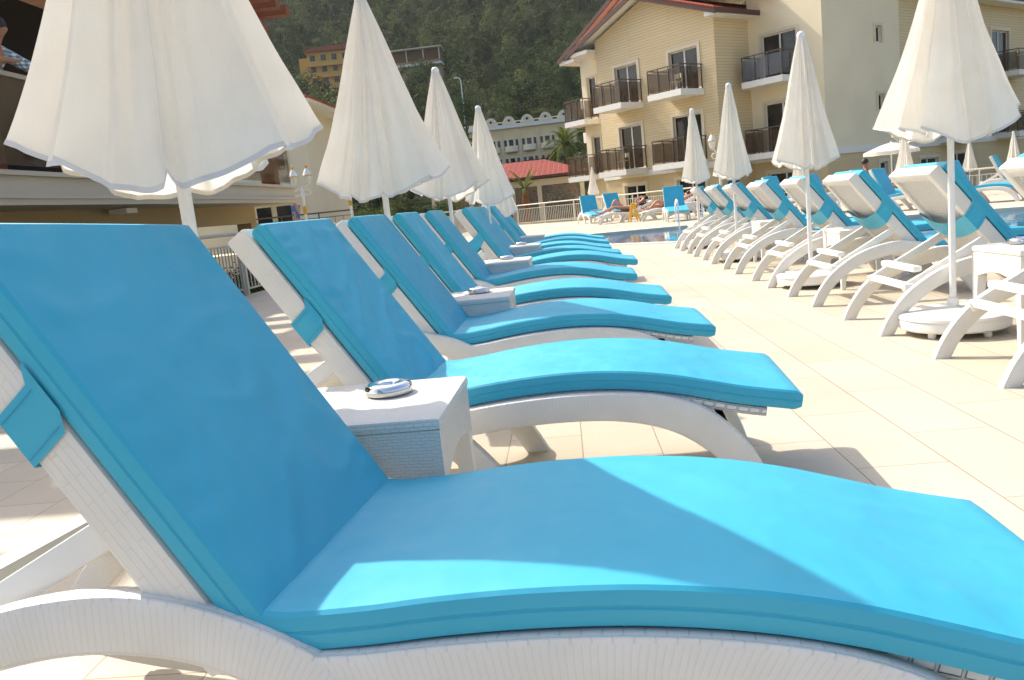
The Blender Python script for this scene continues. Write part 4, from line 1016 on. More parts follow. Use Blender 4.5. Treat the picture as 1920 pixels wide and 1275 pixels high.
# hill wood as one mass
rng = np.random.default_rng(5); VV = []; TI = []
KEEP = [(-16, 4.5, 90, 149), (-66, -48, 207, 229), (-38, -24, 193, 208)]   # clearings in front of houses
for y0 in np.arange(96, 425, 5.6):
    lo, hi = -.60*y0, .30*y0; step = 5.4+y0*.009
    for x0 in np.arange(lo, hi, step):
        x = x0+rng.uniform(-2, 2); y = y0+rng.uniform(-2.2, 2.2)
        if any(a-2 < x < b_+2 and c0 < y < d0 for a, b_, c0, d0 in KEEP): continue
        if noise.noise(Vector((x*.035, y*.035, 1.7))) < -.5: continue
        z = terr(x, y); h = rng.uniform(4.5, 12.0)*(1 if y > 150 else .75); w = h*rng.uniform(.6, .95); cs, rs, ns = [], [], []; leaf = .40+y*.0011; nb = 7
        for k in range(nb):
            a = rng.random()*2*PI; f = k/nb; rr = w*.5*(1-f*.8)*rng.random(); sz = w*(.24+.10*rng.random())*(1-.4*f)
            cs.append((x+rr*math.cos(a), y+rr*math.sin(a), z+h*(.30+.62*f))); rs.append((sz, sz, sz*.75)); ns.append(int(66 if y < 260 else 44))
        VV.append(leaves_np(cs, rs, ns, leaf, rng, .8, .8, 1.9)); TI.append(np.full(len(VV[-1]), rng.uniform(.10, .62)))
VV = np.concatenate(VV); print('wood quads', len(VV))
o = quads_object('hillside_wood', VV, M['wood_leaf']); o.data.attributes.new('tint', 'FLOAT', 'FACE').data.foreach_set('value', np.concatenate(TI).astype(np.float32)); tag(o, 'dense dark pine and scrub wood covering the hillside', 'wood', kind='stuff')
# individual trees one can tell apart
TT = [('pine_tree', -5.9, 158, 11.5, 6.2, 'pine_leaf', 'pointed dark pine rising right of the fourth umbrella', 1.0), ('pine_tree', 3.0, 157, 11.5, 9, 'pine_leaf', 'broad pine beside the left edge of the gabled hotel', .6),
      ('olive_tree', -10.6, 154, 5.6, 6.4, 'olive_leaf', 'pale grey green olive tree above the arched parapet', 0), ('olive_tree', -27, 155, 6.0, 7.0, 'olive_leaf', 'grey green tree below the hillside terrace', 0),
      ('hill_tree', -17.5, 153, 9, 8, 'pine_leaf', 'dark rounded tree under the hillside street lamp', 0), ('hill_tree', -50, 150, 9, 9, 'pine_leaf', 'bushy tree below the yellow hotel', 0),
      ('hill_tree', -11.6, 113, 12.2, 7.5, 'pine_leaf', 'small tree at the foot of the hillside street lamp', 0), ('hill_tree', -34.5, 187, 11, 9, 'pine_leaf', 'dark tree hiding the left end of the hillside terrace', 0), ('hill_tree', -27, 188, 11.5, 10, 'pine_leaf', 'dark tree in front of the hillside terrace', 0), ('hill_tree', -42, 118, 6, 8, 'shrub_leaf', 'light green tree left of the second umbrella', 0),
      ('olive_tree', 2.2, 62, 5.6, 3.6, 'olive_leaf', 'light olive tree between the palm and the gabled hotel', 0),
      ('hill_tree', -7.4, 70, 2.1, 3.4, 'shrub_leaf', 'round green tree left of the tall palm', 0), ('hill_tree', -3.4, 70, 1.9, 3.0, 'pine_leaf', 'small dark tree under the arched hotel balconies', 0)]
for i, (nm, x, y, h, w, mt, lab, cn) in enumerate(TT):
    tree(nm, x, y, h, w, M[mt], lab, seed=20+i, conic=cn, leaf=.32 if y > 100 else .2, n=4200, trunk=.12)
palm(.95, 78, terr(.95, 78)-.5, 6.0, 3.0, 46, 'tall bushy date palm right of the arched hotel', 3, .32, wid=.35)
palm(-1.86, 45.4, -.9, 2.6, 1.7, 7, 'young palm with a brown trunk in front of the pavilion', 8, .20, upright=.75, wid=.28)
palm(-13.2, 43, -1.0, 2.0, 2.4, 26, 'leafy palm behind the lamp posts on the left', 12, .22, wid=.4)
SH = [(-11.6, 40, 2.6, 3.2, 'shrub_leaf', 'light green bush under the hem of the second umbrella'), (-9.4, 42, 2.5, 3.4, 'shrub_leaf', 'olive green bush right of the gold lamp collar'),
      (-7.2, 42, 2.9, 3.0, 'dark_leaf', 'dark bush between the second and third umbrellas'), (-5.6, 44, 2.5, 2.8, 'shrub_leaf', 'bush behind the railing under the third umbrella'),
      (-3.4, 44.5, 2.2, 2.6, 'olive_leaf', 'grey green bush under the fourth umbrella'), (-.2, 49.5, 2.8, 4.0, 'olive_leaf', 'big grey bush seen through the pavilion glass'),
      (1.9, 48.5, 2.2, 1.6, 'olive_leaf', 'bush squeezed between pavilion and hotel'),
      (-7.0, 10.0, 1.5, 2.0, 'shrub_leaf', 'leafy bush behind the left railing near the restaurant'), (-7.4, 13.2, 1.7, 2.2, 'olive_leaf', 'grassy bush behind the left railing'), (-6.8, 16.2, 1.6, 2.0, 'shrub_leaf', 'bush behind the railing farther along'),
      (-7.6, 20, 1.5, 2.4, 'dark_leaf', 'dark bush below the restaurant terrace end')]
for i, (x, y, h, w, mt, lab) in enumerate(SH): shrub(x, y, h, w, M[mt], lab, 60+i, leaf=.16 if y > 30 else .09, n=2400, z=-1.1 if y < 30 else -.9)
# low planted strip beyond the far fence
mb = MB(); r_ = empty('garden_wall'); mb.box(-6, 4.5, 42.9, 43.1, G0, .05); mb.build('wall', M['cream'], r_, smooth=False); tag(r_, 'low cream garden wall seen through the far railing', 'wall')

# ------------------------------------------------------------------ houses on the hill
def gridhouse(name, x, y, z, w, d, H, wall, label, rows, cols, ww, wh, z1, dz, rz=0.0, sill=None):
    r_ = empty(name, (x, y, z), rz); mb = MB(); mb.box(0, w, 0, d, -4, H); mb.build('wall', wall, r_, smooth=False)
    for i in range(rows):
        for j in range(cols):
            a = w*(j+.5)/cols; zz = z1+dz*i; g = MB(); g.box(a-ww/2, a+ww/2, -.06, .0, zz, zz+wh); o = g.build('window', M['bronze'], r_, smooth=False)
            g = MB(); g.box(a-ww/2+.1, a-.05, -.09, -.061, zz+.1, zz+wh-.1); g.box(a+.05, a+ww/2-.1, -.09, -.061, zz+.1, zz+wh-.1); g.build('pane', M['glass'], o, smooth=False)
    tag(r_, label, 'building'); return r_
yh = gridhouse('yellow_hotel', -61.9, 219, 35.6, 14, 9, 9.6, M['yellow_wall'], 'ochre yellow hotel with a red roof up on the wooded hill', 3, 5, 1.3, 1.4, 1.7, 2.85, rz=.12)
mb = MB(); mb.prism([(-.6, 9.6), (14.6, 9.6), (12.2, 10.9), (1.5, 10.6)], -.8, 9.6, T=lambda x, y, z: (x, y, z)); mb.build('roof', M['roof'], yh, smooth=False)
for i in range(3):
    mb = MB(); mb.box(0.0, 14, -1.0, -.001, 1.1+2.85*i-.9, 1.1+2.85*i-.15); mb.build('balcony', M['yellow_wall'], yh, smooth=False)
mb = MB(); mb.box(-2.4, -.002, 1.5, 6, -4, 8.6); mb.build('side_wing', M['yellow_wall'], yh, smooth=False)
mb = MB(); mb.box(-3, 15, -5, -1.2, -7, -.7); mb.build('terrace', M['yellow_wall'], yh, smooth=False)
M['arch_cream'] = stucco('warm_cream_render', (0.80, 0.61, 0.35)); M['arch_white'] = stucco('warm_white_render', (0.86, 0.74, 0.54))
ah = empty('arched_hotel', (-15.0, 139, 5), 0.0); W_ = 18.4; mb = MB(); mb.box(0, W_, 0, 9, -4, 8.6); mb.build('wall', M['arch_cream'], ah, smooth=False)
ah.rotation_euler = (0, 0, -.07)
mb = MB(); mb.box(-.3, W_+.3, -.45, -.001, 8.45, 8.95); mb.build('cornice', M['white_trim'], ah, smooth=False)
mb = MB(); mb.box(-.1, W_+.1, -.2, .1, 8.951, 9.55); mb.build('parapet', M['arch_white'], ah, smooth=False)
for k in range(5):
    cx = 4.9+k*3.0; mb = MB(); n = 16
    ring = [(cx+1.05*math.cos(PI*i/n), 9.1+1.25*math.sin(PI*i/n)) for i in range(n+1)]
    mb.prism(ring, -.35, -.201); mb.lathe([(0, 0)], (0, 0, 0), 4) if False else None
    o = mb.build('gable_arch', M['arch_white'], ah, smooth=False)
    g = MB(); g.prism([(cx+.2*math.cos(2*PI*i/12), 9.65+.2*math.sin(2*PI*i/12)) for i in range(12)], -.38, -.351); g.build('round_opening', M['dark'], o, smooth=False)  # solid disc, coloured dark like the shade in an opening
    g = MB(); g.prism([(cx+.62*math.cos(PI*i/n)*s_, 9.45+.62*math.sin(PI*i/n)*s_) for s_ in (1,) for i in range(n+1)], -.365, -.352); g.build('arch_moulding', M['cream_light'], o, smooth=False)
for k in range(5):
    cx = 3.4+k*3.0; g = MB(); g.box(cx-.35, cx+.35, -.23, -.201, 9.1, 9.35); g.build('parapet_slot', M['dark'], ah, smooth=False)  # flat plate whose dark colour stands for a shaded slot
for i in range(2):
    for k in range(5):
        cx = 4.9+k*3.0; z0 = 5.0-i*3.0
        for dx, w2, h2, zz in [(-.95, .45, 1.6, z0), (0, .75, 1.2, z0+.4), (.95, .45, 1.6, z0)]:
            g = MB(); g.box(cx+dx-w2/2-.06, cx+dx+w2/2+.06, -.05, 0, zz-.06, zz+h2+.06); o = g.build('window', M['white_trim'], ah, smooth=False)
            g = MB(); g.box(cx+dx-w2/2, cx+dx+w2/2, -.08, -.051, zz, zz+h2); g.build('pane', M['glass'], o, smooth=False)
        g = MB(); n = 12
        ring = [(cx+1.1*math.cos(PI*i_/n), -.8*math.sin(PI*i_/n)) for i_ in range(n+1)]
        P = [[(x_, y_*1.0-.09, z0-.35+dz_) for x_, y_ in ring] for dz_ in (-.15, .0, .9)]
        P[0] = [(cx+(x_-cx)*.8, y_*.8, z) for x_, y_, z in P[0]]; g.grid(P); g.quad(P[2]); g.quad(P[0]); g.build('balcony', M['arch_white'], ah, smooth=False)
for k in range(6):
    cx = 3.4+k*3.0; g = MB(); g.box(cx-.14, cx+.14, -.14, -.001, -3, 8.44); g.build('pilaster', M['trim'], ah, smooth=False)
tag(ah, 'cream hotel with a scalloped parapet of round arches on the hillside', 'building')
te = empty('hillside_restaurant', (-37, 201, 33.5)); mb = MB(); mb.box(0, 12, .3, 6, -4, 2.1); mb.build('base_wall', M['tan'], te, smooth=False); mb = MB(); mb.box(-.3, 12.3, -.9, 6, 2.101, 2.6); mb.build('terrace_slab', M['white_render'], te, smooth=False)
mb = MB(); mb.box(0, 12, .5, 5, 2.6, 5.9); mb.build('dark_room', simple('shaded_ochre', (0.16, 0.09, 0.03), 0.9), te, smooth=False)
mb = MB(); mb.box(-.5, 12.5, -1.0, 6, 5.9, 6.15); mb.build('roof', M['trim'], te, smooth=False)
mb = MB(); mb.box(0, 12, -.9, -.8, 2.6, 3.1); mb.build('terrace_rail', simple('faded_red_rail', (0.4, 0.2, 0.14), 0.7), te, smooth=False)
for x in (0, 4, 8, 11.8): mb = MB(); mb.box(x, x+.2, -.8, -.6, 3.1, 5.9); mb.build('post', M['trim'], te, smooth=False)
tag(te, 'long low restaurant terrace among the trees on the hill', 'building')
# hillside street lamp
mb = MB(); z0 = terr(-12.4, 119); mb.tube([(0, 0, 0), (0, 0, 18.9-z0), (-.15, 0, 19.2-z0), (-.5, 0, 19.35-z0)], .07, 8); r_ = empty('street_lamp', (-12.3, 119, z0)); mb.build('pole', M['pole'], r_)
mb = MB(); mb.box(-.95, -.45, -.12, .12, 19.27-z0, 19.42-z0, bev=.04); mb.build('lamp_head', M['pole'], r_); tag(r_, 'thin white street lamp on the wooded hillside', 'street lamp')
# path and bank on hill
# ------------------------------------------------------------------ ornate lamp posts
def lamp_post():
    r_ = empty('lamp_post'); mb = MB()
    mb.lathe([(0, 0), (.16, 0), (.16, .08), (.11, .14), (.08, .3), (.065, .34), (.05, .5), (.045, 2.0), (.06, 2.03), (.04, 2.08), (.035, 2.35), (0, 2.36)], n=16); mb.build('post', M['pole'], r_)
    mb = MB(); mb.lathe([(.05, 1.42), (.075, 1.44), (.062, 1.5), (.078, 1.56), (.062, 1.62), (.075, 1.68), (.05, 1.70)], n=16); mb.build('gold_collar', M['gold'], r_)
    for s_ in (-1, 1):
        mb = MB(); pts = [(s_*(.02+.0), 0, 2.05)]+[(s_*(.17+.12*math.cos(a)), 0, 2.15+.10*math.sin(a)) for a in np.linspace(PI, 2.6*PI, 14)]
        mb.tube(pts, .018, 8); mb.tube([(s_*.04, 0, 2.2), (s_*.16, 0, 2.36), (s_*.24, 0, 2.42)], .02, 8); mb.build('scroll_arm', M['pole'], r_)
        g = MB(); g.lathe([(.06, 2.42), (.085, 2.44), (.15, 2.68), (.155, 2.69)], (s_*.24, 0, 0), 12); o = g.build('lantern', M['frost'], r_)
        g = MB(); g.lathe([(.165, 2.69), (.165, 2.715), (.155, 2.72)], (s_*.24, 0, 0), 12); g.build('lantern_rim', M['gold'], o)
        g = MB(); g.lathe([(.16, 2.72), (.12, 2.80), (.07, 2.90), (.04, 2.94), (0, 2.95)], (s_*.24, 0, 0), 12); g.build('lantern_cap', M['pole'], o)
        g = MB(); g.lathe([(.015, 2.93), (.045, 2.97), (.03, 3.01), (.05, 3.06), (0, 3.09)], (s_*.24, 0, 0), 8); g.build('finial', M['gold'], o)
    return r_
LP0 = lamp_post()
for i, (x, y, z, sc, lab) in enumerate([(-8.7, 28, 0, 1, 'ornate white and gold twin lamp post between the first two umbrellas'), (-7.35, 29.0, .15, 1, 'lamp post whose gold collar shows under the second umbrella'),
        (12.4, 31.2, -.45, .95, 'twin lamp post in front of the cream wall on the right'), (6.15, 32.4, -.1, 1, 'lamp post behind the two small closed umbrellas')]):
    o = LP0 if i == 0 else copy_tree(LP0); o.location = (x, y, z); o.rotation_euler = (0, 0, .1*i); tag(o, lab, 'lamp post', 'ornate white and gold lamp posts')

# ------------------------------------------------------------------ restaurant terrace on the left
M['cream_shaded'] = stucco('shade_toned_cream', (0.50, 0.44, 0.34))  # cream darkened, the terrace edge's shade is put into its colour
rt = empty('restaurant_building'); X0 = -6.6; Y0, Y1 = 3.0, 20.7
mb = MB()
for k, (o, za, zb) in enumerate([(0, 1.62, 1.70), (.03, 1.70, 1.76), (-.02, 1.76, 1.98), (.05, 1.98, 2.04)]):
    mb.box(X0-6, X0+o, Y0, Y1+o, za+.0005*k, zb)
mb.build('terrace_slab', M['cream_shaded'], rt, smooth=False)
mb = MB(); mb.box(X0-1.15, X0-.9, Y0, Y1-.6, 1.22, 1.619); mb.build('beam', M['tan'], rt, smooth=False)
for y in (4.2, 10.2, 15.4, 19.6): mb = MB(); mb.box(X0-1.2, X0-.85, y, y+.45, -1.2, 1.218); mb.build('pillar', M['tan'], rt, smooth=False)
mb = MB(); mb.box(X0-4.2, X0-4.0, Y0, Y1-.3, -1.2, 1.618); mb.build('back_wall', M['cream'], rt, smooth=False)
for y in (12.2, 17.0):
    mb = MB(); mb.box(X0-4.0, X0-3.95, y, y+1.6, -.2, 1.15); o = mb.build('window', M['tan'], rt, smooth=False)
    mb = MB(); mb.box(X0-3.949, X0-3.93, y+.08, y+.76, -.12, 1.07); mb.box(X0-3.949, X0-3.93, y+.84, y+1.52, -.12, 1.07); mb.build('pane', M['glass'], o, smooth=False)
mb = MB(); mb.box(X0-3.7, X0-3.5, Y0, Y1, 2.05, 5.9); mb.build('painted_shade', M['dark'], rt, smooth=False)  # black sheet painted as the shade behind the upper terrace
for y in (5.4, 9.75, 14.6, 19.9):
    mb = MB(); mb.box(X0-.55, X0-.22, y, y+.36, 2.041, 5.75); mb.build('timber_post', M['wood'], rt, smooth=False)
mb = MB(); mb.box(X0-.52, X0-.25, Y0, Y1+.4, 5.751, 6.05); mb.build('timber_beam', M['wood'], rt, smooth=False)
for k in range(24):
    y = Y0+.1+k*.75; mb = MB(); mb.box(X0-3.4, X0+.5, y, y+.28, 6.051, 6.27); mb.build('rafter', M['wood'], rt, smooth=False)
mb = MB(); mb.box(X0-7, X0-1.7, Y0-.5, Y1+.8, 6.28, 6.36); mb.build('roof', M['wood'], rt, smooth=False)
mb = MB(); mb.box(X0-.08, X0-.06, Y0, Y1-.1, 2.12, 3.2); mb.build('glass_balustrade', M['tint'], rt, smooth=False)
mb = MB(); mb.box(X0-.11, X0-.03, Y0, Y1-.1, 3.201, 3.26)
mb.build('balustrade_rail', M['steel'], rt, smooth=False)
mb = MB(); mb.box(X0-.75, X0-.45, 13.2, 13.55, 1.52, 1.60); mb.build('ceiling_lamp', M['white_trim'], rt, smooth=False)
tag(rt, 'restaurant with a white terrace edge and timber posts on the left', 'building')
# villa beyond
vl = empty('side_villa', (-14.5, 32, 0)); mb = MB()
mb.box(0, 4.7, 0, 7, -1.2, 5.7); mb.build('wall', M['cream_light'], vl, smooth=False)
mb = MB(); mb.box(4.3, 5.05, -.25, .0, -1.2, 5.4); mb.build('pillar', M['cream_light'], vl, smooth=False)
mb = MB(); mb.prism([(-1, 5.7), (5.75, 5.7), (2.4, 7.2)], -1.1, 8); mb.build('roof', M['roof'], vl, smooth=False)
mb = MB(); mb.box(-.9, 5.6, -1, 7.9, 5.55, 5.69); mb.build('soffit', M['white_trim'], vl, smooth=False)
for z in (.35, 3.2):
    for x in (2.6, 3.4):
        mb = MB(); mb.box(x, x+.7, -.05, -.001, z, z+1.6); o = mb.build('window', M['trim'], vl, smooth=False); mb = MB(); mb.box(x+.06, x+.64, -.07, -.051, z+.06, z+1.54); mb.build('pane', M['glass'], o, smooth=False)
for z in (2.4,):
    mb = MB(); mb.box(1.6, 4.29, -1.2, -.08, z, z+.25); mb.build('balcony', M['white_trim'], vl, smooth=False)
tag(vl, 'cream villa behind the lamp post with a red roof corner', 'building')
fence('walkway_rail', [(-11.6, 29.8), (-7.6, 30.6)], 1.1, 'thin railing behind the walking man in blue', M['bronze'], gap=.3, z0=.35)
mb = MB(); mb.box(-13, -7.2, 27.8, 31.0, -1.2, .3); structure(mb.build('raised_walkway', M['cream'], smooth=False))
r_ = empty('brick_planter', (-7.2, 13.6, -1.15)); mb = MB(); mb.box(0, 1.1, 0, 2.4, 0, .75); mb.build('body', M['brick'], r_, smooth=False); mb = MB(); mb.box(-.04, 1.14, -.04, 2.44, .751, .83); mb.build('cap', M['trim'], r_, smooth=False); tag(r_, 'orange brick planter with a pale cap beyond the left railing', 'planter')

# ------------------------------------------------------------------ people
def skinned(name, V, E, mat, parent=None, sub=2):
    """V: name -> (x,y,z,r)"""
    idx = {k: i for i, k in enumerate(V)}; me = bpy.data.meshes.new(name); me.from_pydata([v[:3] for v in V.values()], [(idx[a], idx[b_]) for a, b_ in E], [])
    o = bpy.data.objects.new(name, me); COL.objects.link(o); md = o.modifiers.new('skin', 'SKIN'); sv = me.skin_vertices[0].data
    for k, v in V.items(): r = v[3]; sv[idx[k]].radius = (r, r) if not isinstance(r, tuple) else r
    sv[0].use_root = True; md.use_smooth_shade = True
    s_ = o.modifiers.new('sub', 'SUBSURF'); s_.levels = sub; s_.render_levels = sub
    dg = bpy.context.evaluated_depsgraph_get(); nm = bpy.data.meshes.new_from_object(o.evaluated_get(dg)); o.modifiers.clear(); o.data = nm; nm.name = name; bpy.data.meshes.remove(me)
    nm.materials.clear(); nm.materials.append(mat); nm.shade_smooth()
    if parent: o.parent = parent
    return o
def hand(V, E, wrist, wpos, d, side, size=1.0):
    """adds palm, four fingers and thumb as skin chains"""
    d = Vector(d).normalized(); sd = Vector(side).normalized(); up = d.cross(sd); w = Vector(wpos)
    V[wrist+'_palm'] = (*(w+d*.055*size), (.034*size)); E.append((wrist, wrist+'_palm'))
    for k, (off, L, bend) in enumerate([(-.030, .075, .2), (-.010, .086, .3), (.010, .080, .4), (.029, .062, .5)]):
        b0 = w+d*.092*size+sd*off*size; b1 = b0+(d*math.cos(bend)-up*math.sin(bend))*L*.5*size; b2 = b1+(d*math.cos(bend*2)-up*math.sin(bend*2))*L*.5*size; nm = f'{wrist}_f{k}'
        V[nm+'a'] = (*b0, .0105*size); V[nm+'b'] = (*b1, .009*size); V[nm+'c'] = (*b2, .007*size); E += [(wrist+'_palm', nm+'a'), (nm+'a', nm+'b'), (nm+'b', nm+'c')]
    t0 = w+d*.035*size-sd*.038*size; t1 = t0+(d*.8-sd*.6).normalized()*.04*size; V[wrist+'_t0'] = (*t0, .012*size); V[wrist+'_t1'] = (*t1, .009*size); E += [(wrist+'_palm', wrist+'_t0'), (wrist+'_t0', wrist+'_t1')]
def hair(parent, c, r, seed=0, back=(0, 0, 0), mat='hair'):
    mb = MB(); P = []
    for i in range(9):
        th = PI*.62*i/8; P.append([(c[0]+back[0]*.02+r*1.1*math.sin(th)*math.cos(a), c[1]+back[1]*.02+r*1.1*math.sin(th)*math.sin(a), c[2]+back[2]*.02+r*1.18*math.cos(th)*(1+.04*math.sin(a*5+i))) for a in np.linspace(0, 2*PI, 16, endpoint=False)])
    mb.grid(P, False, True); return mb.build('hair', M[mat], parent, angle=80)
# sunbather: head to the right (+X), knees bent, feet left.  lounger at x 3.35 -> 1.3
sx, sy = 1.42, 29.93
p = empty('person', (0, 0, -.045)); V = {}; E = []
V['hip'] = (sx+.86, sy, .50, (.15, .11)); V['waist'] = (sx+1.05, sy, .53, (.12, .09)); V['chest'] = (sx+1.26, sy, .60, (.14, .10)); V['neck'] = (sx+1.43, sy, .69, .05); V['head'] = (sx+1.55, sy, .76, .085); V['crown'] = (sx+1.62, sy, .80, .075)
E += [('hip', 'waist'), ('waist', 'chest'), ('chest', 'neck'), ('neck', 'head'), ('head', 'crown')]
for k, s_, kx, kz, ax_, az in [('l', .09, .52, .86, .34, .47), ('r', -.09, .47, .60, -.08, .42)]:
    V[k+'thigh'] = (sx+.80, sy+s_, .53, .09); V[k+'knee'] = (sx+kx, sy+s_, kz, .058); V[k+'calf'] = (sx+(kx+ax_)/2, sy+s_, (kz+az)/2+.0, .05); V[k+'ankle'] = (sx+ax_, sy+s_, az, .035); V[k+'toe'] = (sx+ax_-.17, sy+s_, az+(.04 if s_ > 0 else .12), .028)
    E += [('hip', k+'thigh'), (k+'thigh', k+'knee'), (k+'knee', k+'calf'), (k+'calf', k+'ankle'), (k+'ankle', k+'toe')]
for k, s_ in (('L', .17), ('R', -.17)):
    V[k+'sh'] = (sx+1.34, sy+s_, .64, .05); V[k+'el'] = (sx+1.20, sy+s_*1.35, .74 if s_ < 0 else .5, .036); V[k+'wr'] = (sx+1.42, sy+s_*.7, .88, .026) if s_ < 0 else (sx+1.0, sy+s_*1.2, .5, .026)
    E += [('chest', k+'sh'), (k+'sh', k+'el'), (k+'el', k+'wr')]; hand(V, E, k+'wr', V[k+'wr'][:3], (.8, .2, .1) if s_ < 0 else (-1, 0, 0), (0, 1, 0))
b_ = skinned('body', V, E, M['skin_tan'], p)
hair(p, (sx+1.62, sy, .80), .085)
skinned('bikini_top', {'a': (sx+1.22, sy, .60, (.146, .112)), 'b': (sx+1.30, sy, .63, (.145, .105))}, [('a', 'b')], M['pink_cloth'], p)
skinned('bikini_bottom', {'a': (sx+.83, sy, .50, (.15, .12)), 'b': (sx+.92, sy, .505, (.148, .108))}, [('a', 'b')], M['black_cloth'], p)
tag(p, 'sunbather lying on her back with bent knees on a far lounger', 'person')
mb = MB(); mb.box(sx+.45, sx+1.15, sy-.28, sy+.28, .400, .415, bev=.004); mb.box(sx+.5, sx+1.1, sy-.385, sy-.361, .30, .41, bev=.004); mb.box(sx+.46, sx+1.14, sy-.38, sy-.281, .400, .413, bev=.004); tag(mb.build('towel', M['black_cloth']), 'black towel under the sunbather with bent knees', 'towel')
mb = MB(); mb.box(sx+1.35, sx+1.72, sy-.2, sy+.2, .53, .61, bev=.03); tag(mb.build('pillow', M['black_cloth']), "dark cushion under the sunbather's head", 'cushion')
# second sunbather (lying, partly hidden)
sx, sy = 2.82, 28.98; p = empty('person', (0, 0, -.045)); V = {}; E = []
V['hip'] = (sx+.86, sy, .50, (.15, .11)); V['chest'] = (sx+1.28, sy, .62, (.15, .11)); V['neck'] = (sx+1.45, sy, .72, .05); V['head'] = (sx+1.58, sy, .80, .09); E += [('hip', 'chest'), ('chest', 'neck'), ('neck', 'head')]
for k, s_, kx, kz in [('l', .1, .45, .52), ('r', -.1, .47, .68)]:
    V[k+'knee'] = (sx+kx, sy+s_, kz, .062); V[k+'ankle'] = (sx+.02 if s_ > 0 else sx+.2, sy+s_, .43, .036); V[k+'toe'] = (sx-.08 if s_ > 0 else sx+.04, sy+s_, .52 if s_ > 0 else .44, .03); E += [('hip', k+'knee'), (k+'knee', k+'ankle'), (k+'ankle', k+'toe')]
for k, s_ in (('L', .18), ('R', -.18)):
    V[k+'sh'] = (sx+1.36, sy+s_, .66, .05); V[k+'el'] = (sx+1.62, sy+s_*1.5, .78, .038); V[k+'wr'] = (sx+1.72, sy+s_*.6, .90, .028); E += [('chest', k+'sh'), (k+'sh', k+'el'), (k+'el', k+'wr')]; hand(V, E, k+'wr', V[k+'wr'][:3], (0, -s_, .2), (1, 0, 0))
skinned('body', V, E, M['skin_tan'], p); hair(p, (sx+1.6, sy, .83), .088); skinned('swim_trunks', {'a': (sx+.80, sy, .50, (.17, .125)), 'b': (sx+.95, sy, .51, (.16, .115))}, [('a', 'b')], M['black_cloth'], p)
tag(p, 'second sunbather lying behind the blue lounger that faces the camera', 'person')
# walking man
def standing(x, y, z, rz, label, shirt, trousers, h=1.75, skin_='skin_tan', lean=0.0):
    p = empty('person', (x, y, z), rz, h/1.75); V = {}; E = []
    V['hip'] = (0, 0, .93, (.13, .10)); V['waist'] = (.0, 0, 1.08, (.12, .09)); V['chest'] = (lean*.4, 0, 1.32, (.15, .11)); V['neck'] = (lean*.7, 0, 1.48, .05); V['head'] = (.02+lean*.8, 0, 1.60, .085); V['crown'] = (.01+lean*.8, 0, 1.67, .08); V['nose'] = (.105+lean*.8, 0, 1.60, .014); V['chin'] = (.06+lean*.8, 0, 1.54, .03)
    E += [('hip', 'waist'), ('waist', 'chest'), ('chest', 'neck'), ('neck', 'head'), ('head', 'crown'), ('head', 'nose'), ('head', 'chin')]
    for k, s_ in (('l', .1), ('r', -.1)):
        f = .22 if s_ > 0 else -.22
        V[k+'th'] = (0, s_, .86, .085); V[k+'kn'] = (f*.6, s_, .50, .055); V[k+'an'] = (f, s_, .09, .036); V[k+'to'] = (f+.15, s_, .03, .03); E += [('hip', k+'th'), (k+'th', k+'kn'), (k+'kn', k+'an'), (k+'an', k+'to')]
        V[k+'sh'] = (lean*.45, s_*1.9, 1.41, .055); V[k+'el'] = (-f*.5+lean*.4, s_*2.3, 1.13, .038); V[k+'wr'] = (-f*.4+.1+lean*.4, s_*2.3, .90, .027); E += [('chest', k+'sh'), (k+'sh', k+'el'), (k+'el', k+'wr')]; hand(V, E, k+'wr', V[k+'wr'][:3], (.1, 0, -1), (1, 0, 0))
    skinned('body', V, E, M[skin_], p); hair(p, (.0+lean*.8, 0, 1.66), .088)
    S_ = {'a': (0, 0, .95, (.14, .115)), 'w': (0, 0, 1.1, (.135, .105)), 'c': (lean*.4, 0, 1.33, (.165, .125)), 'n': (lean*.6, 0, 1.44, .07)}; SE = [('a', 'w'), ('w', 'c'), ('c', 'n')]
    for k, s_ in (('l', .1), ('r', -.1)):
        v1, v2 = V[k+'sh'], V[k+'el']; S_[k+'1'] = (*v1[:3], .068); S_[k+'2'] = tuple(v1[i]+(v2[i]-v1[i])*.7 for i in range(3))+(.055,); SE += [('c', k+'1'), (k+'1', k+'2')]
    skinned('shirt', S_, SE, shirt, p)
    S_ = {'a': (0, 0, .94, (.142, .112))}; SE = []
    for k in 'lr': S_[k+'1'] = (*V[k+'th'][:3], .098); S_[k+'2'] = (*V[k+'kn'][:3], .072); S_[k+'3'] = (*V[k+'an'][:2], .14, .055); SE += [('a', k+'1'), (k+'1', k+'2'), (k+'2', k+'3')]
    skinned('trousers', S_, SE, trousers, p); tag(p, label, 'person'); return p
standing(-9.15, 28.4, .3, PI*.92, 'dark haired man in a blue shirt walking past the lamp post', M['blue_shirt'], M['black_cloth'])
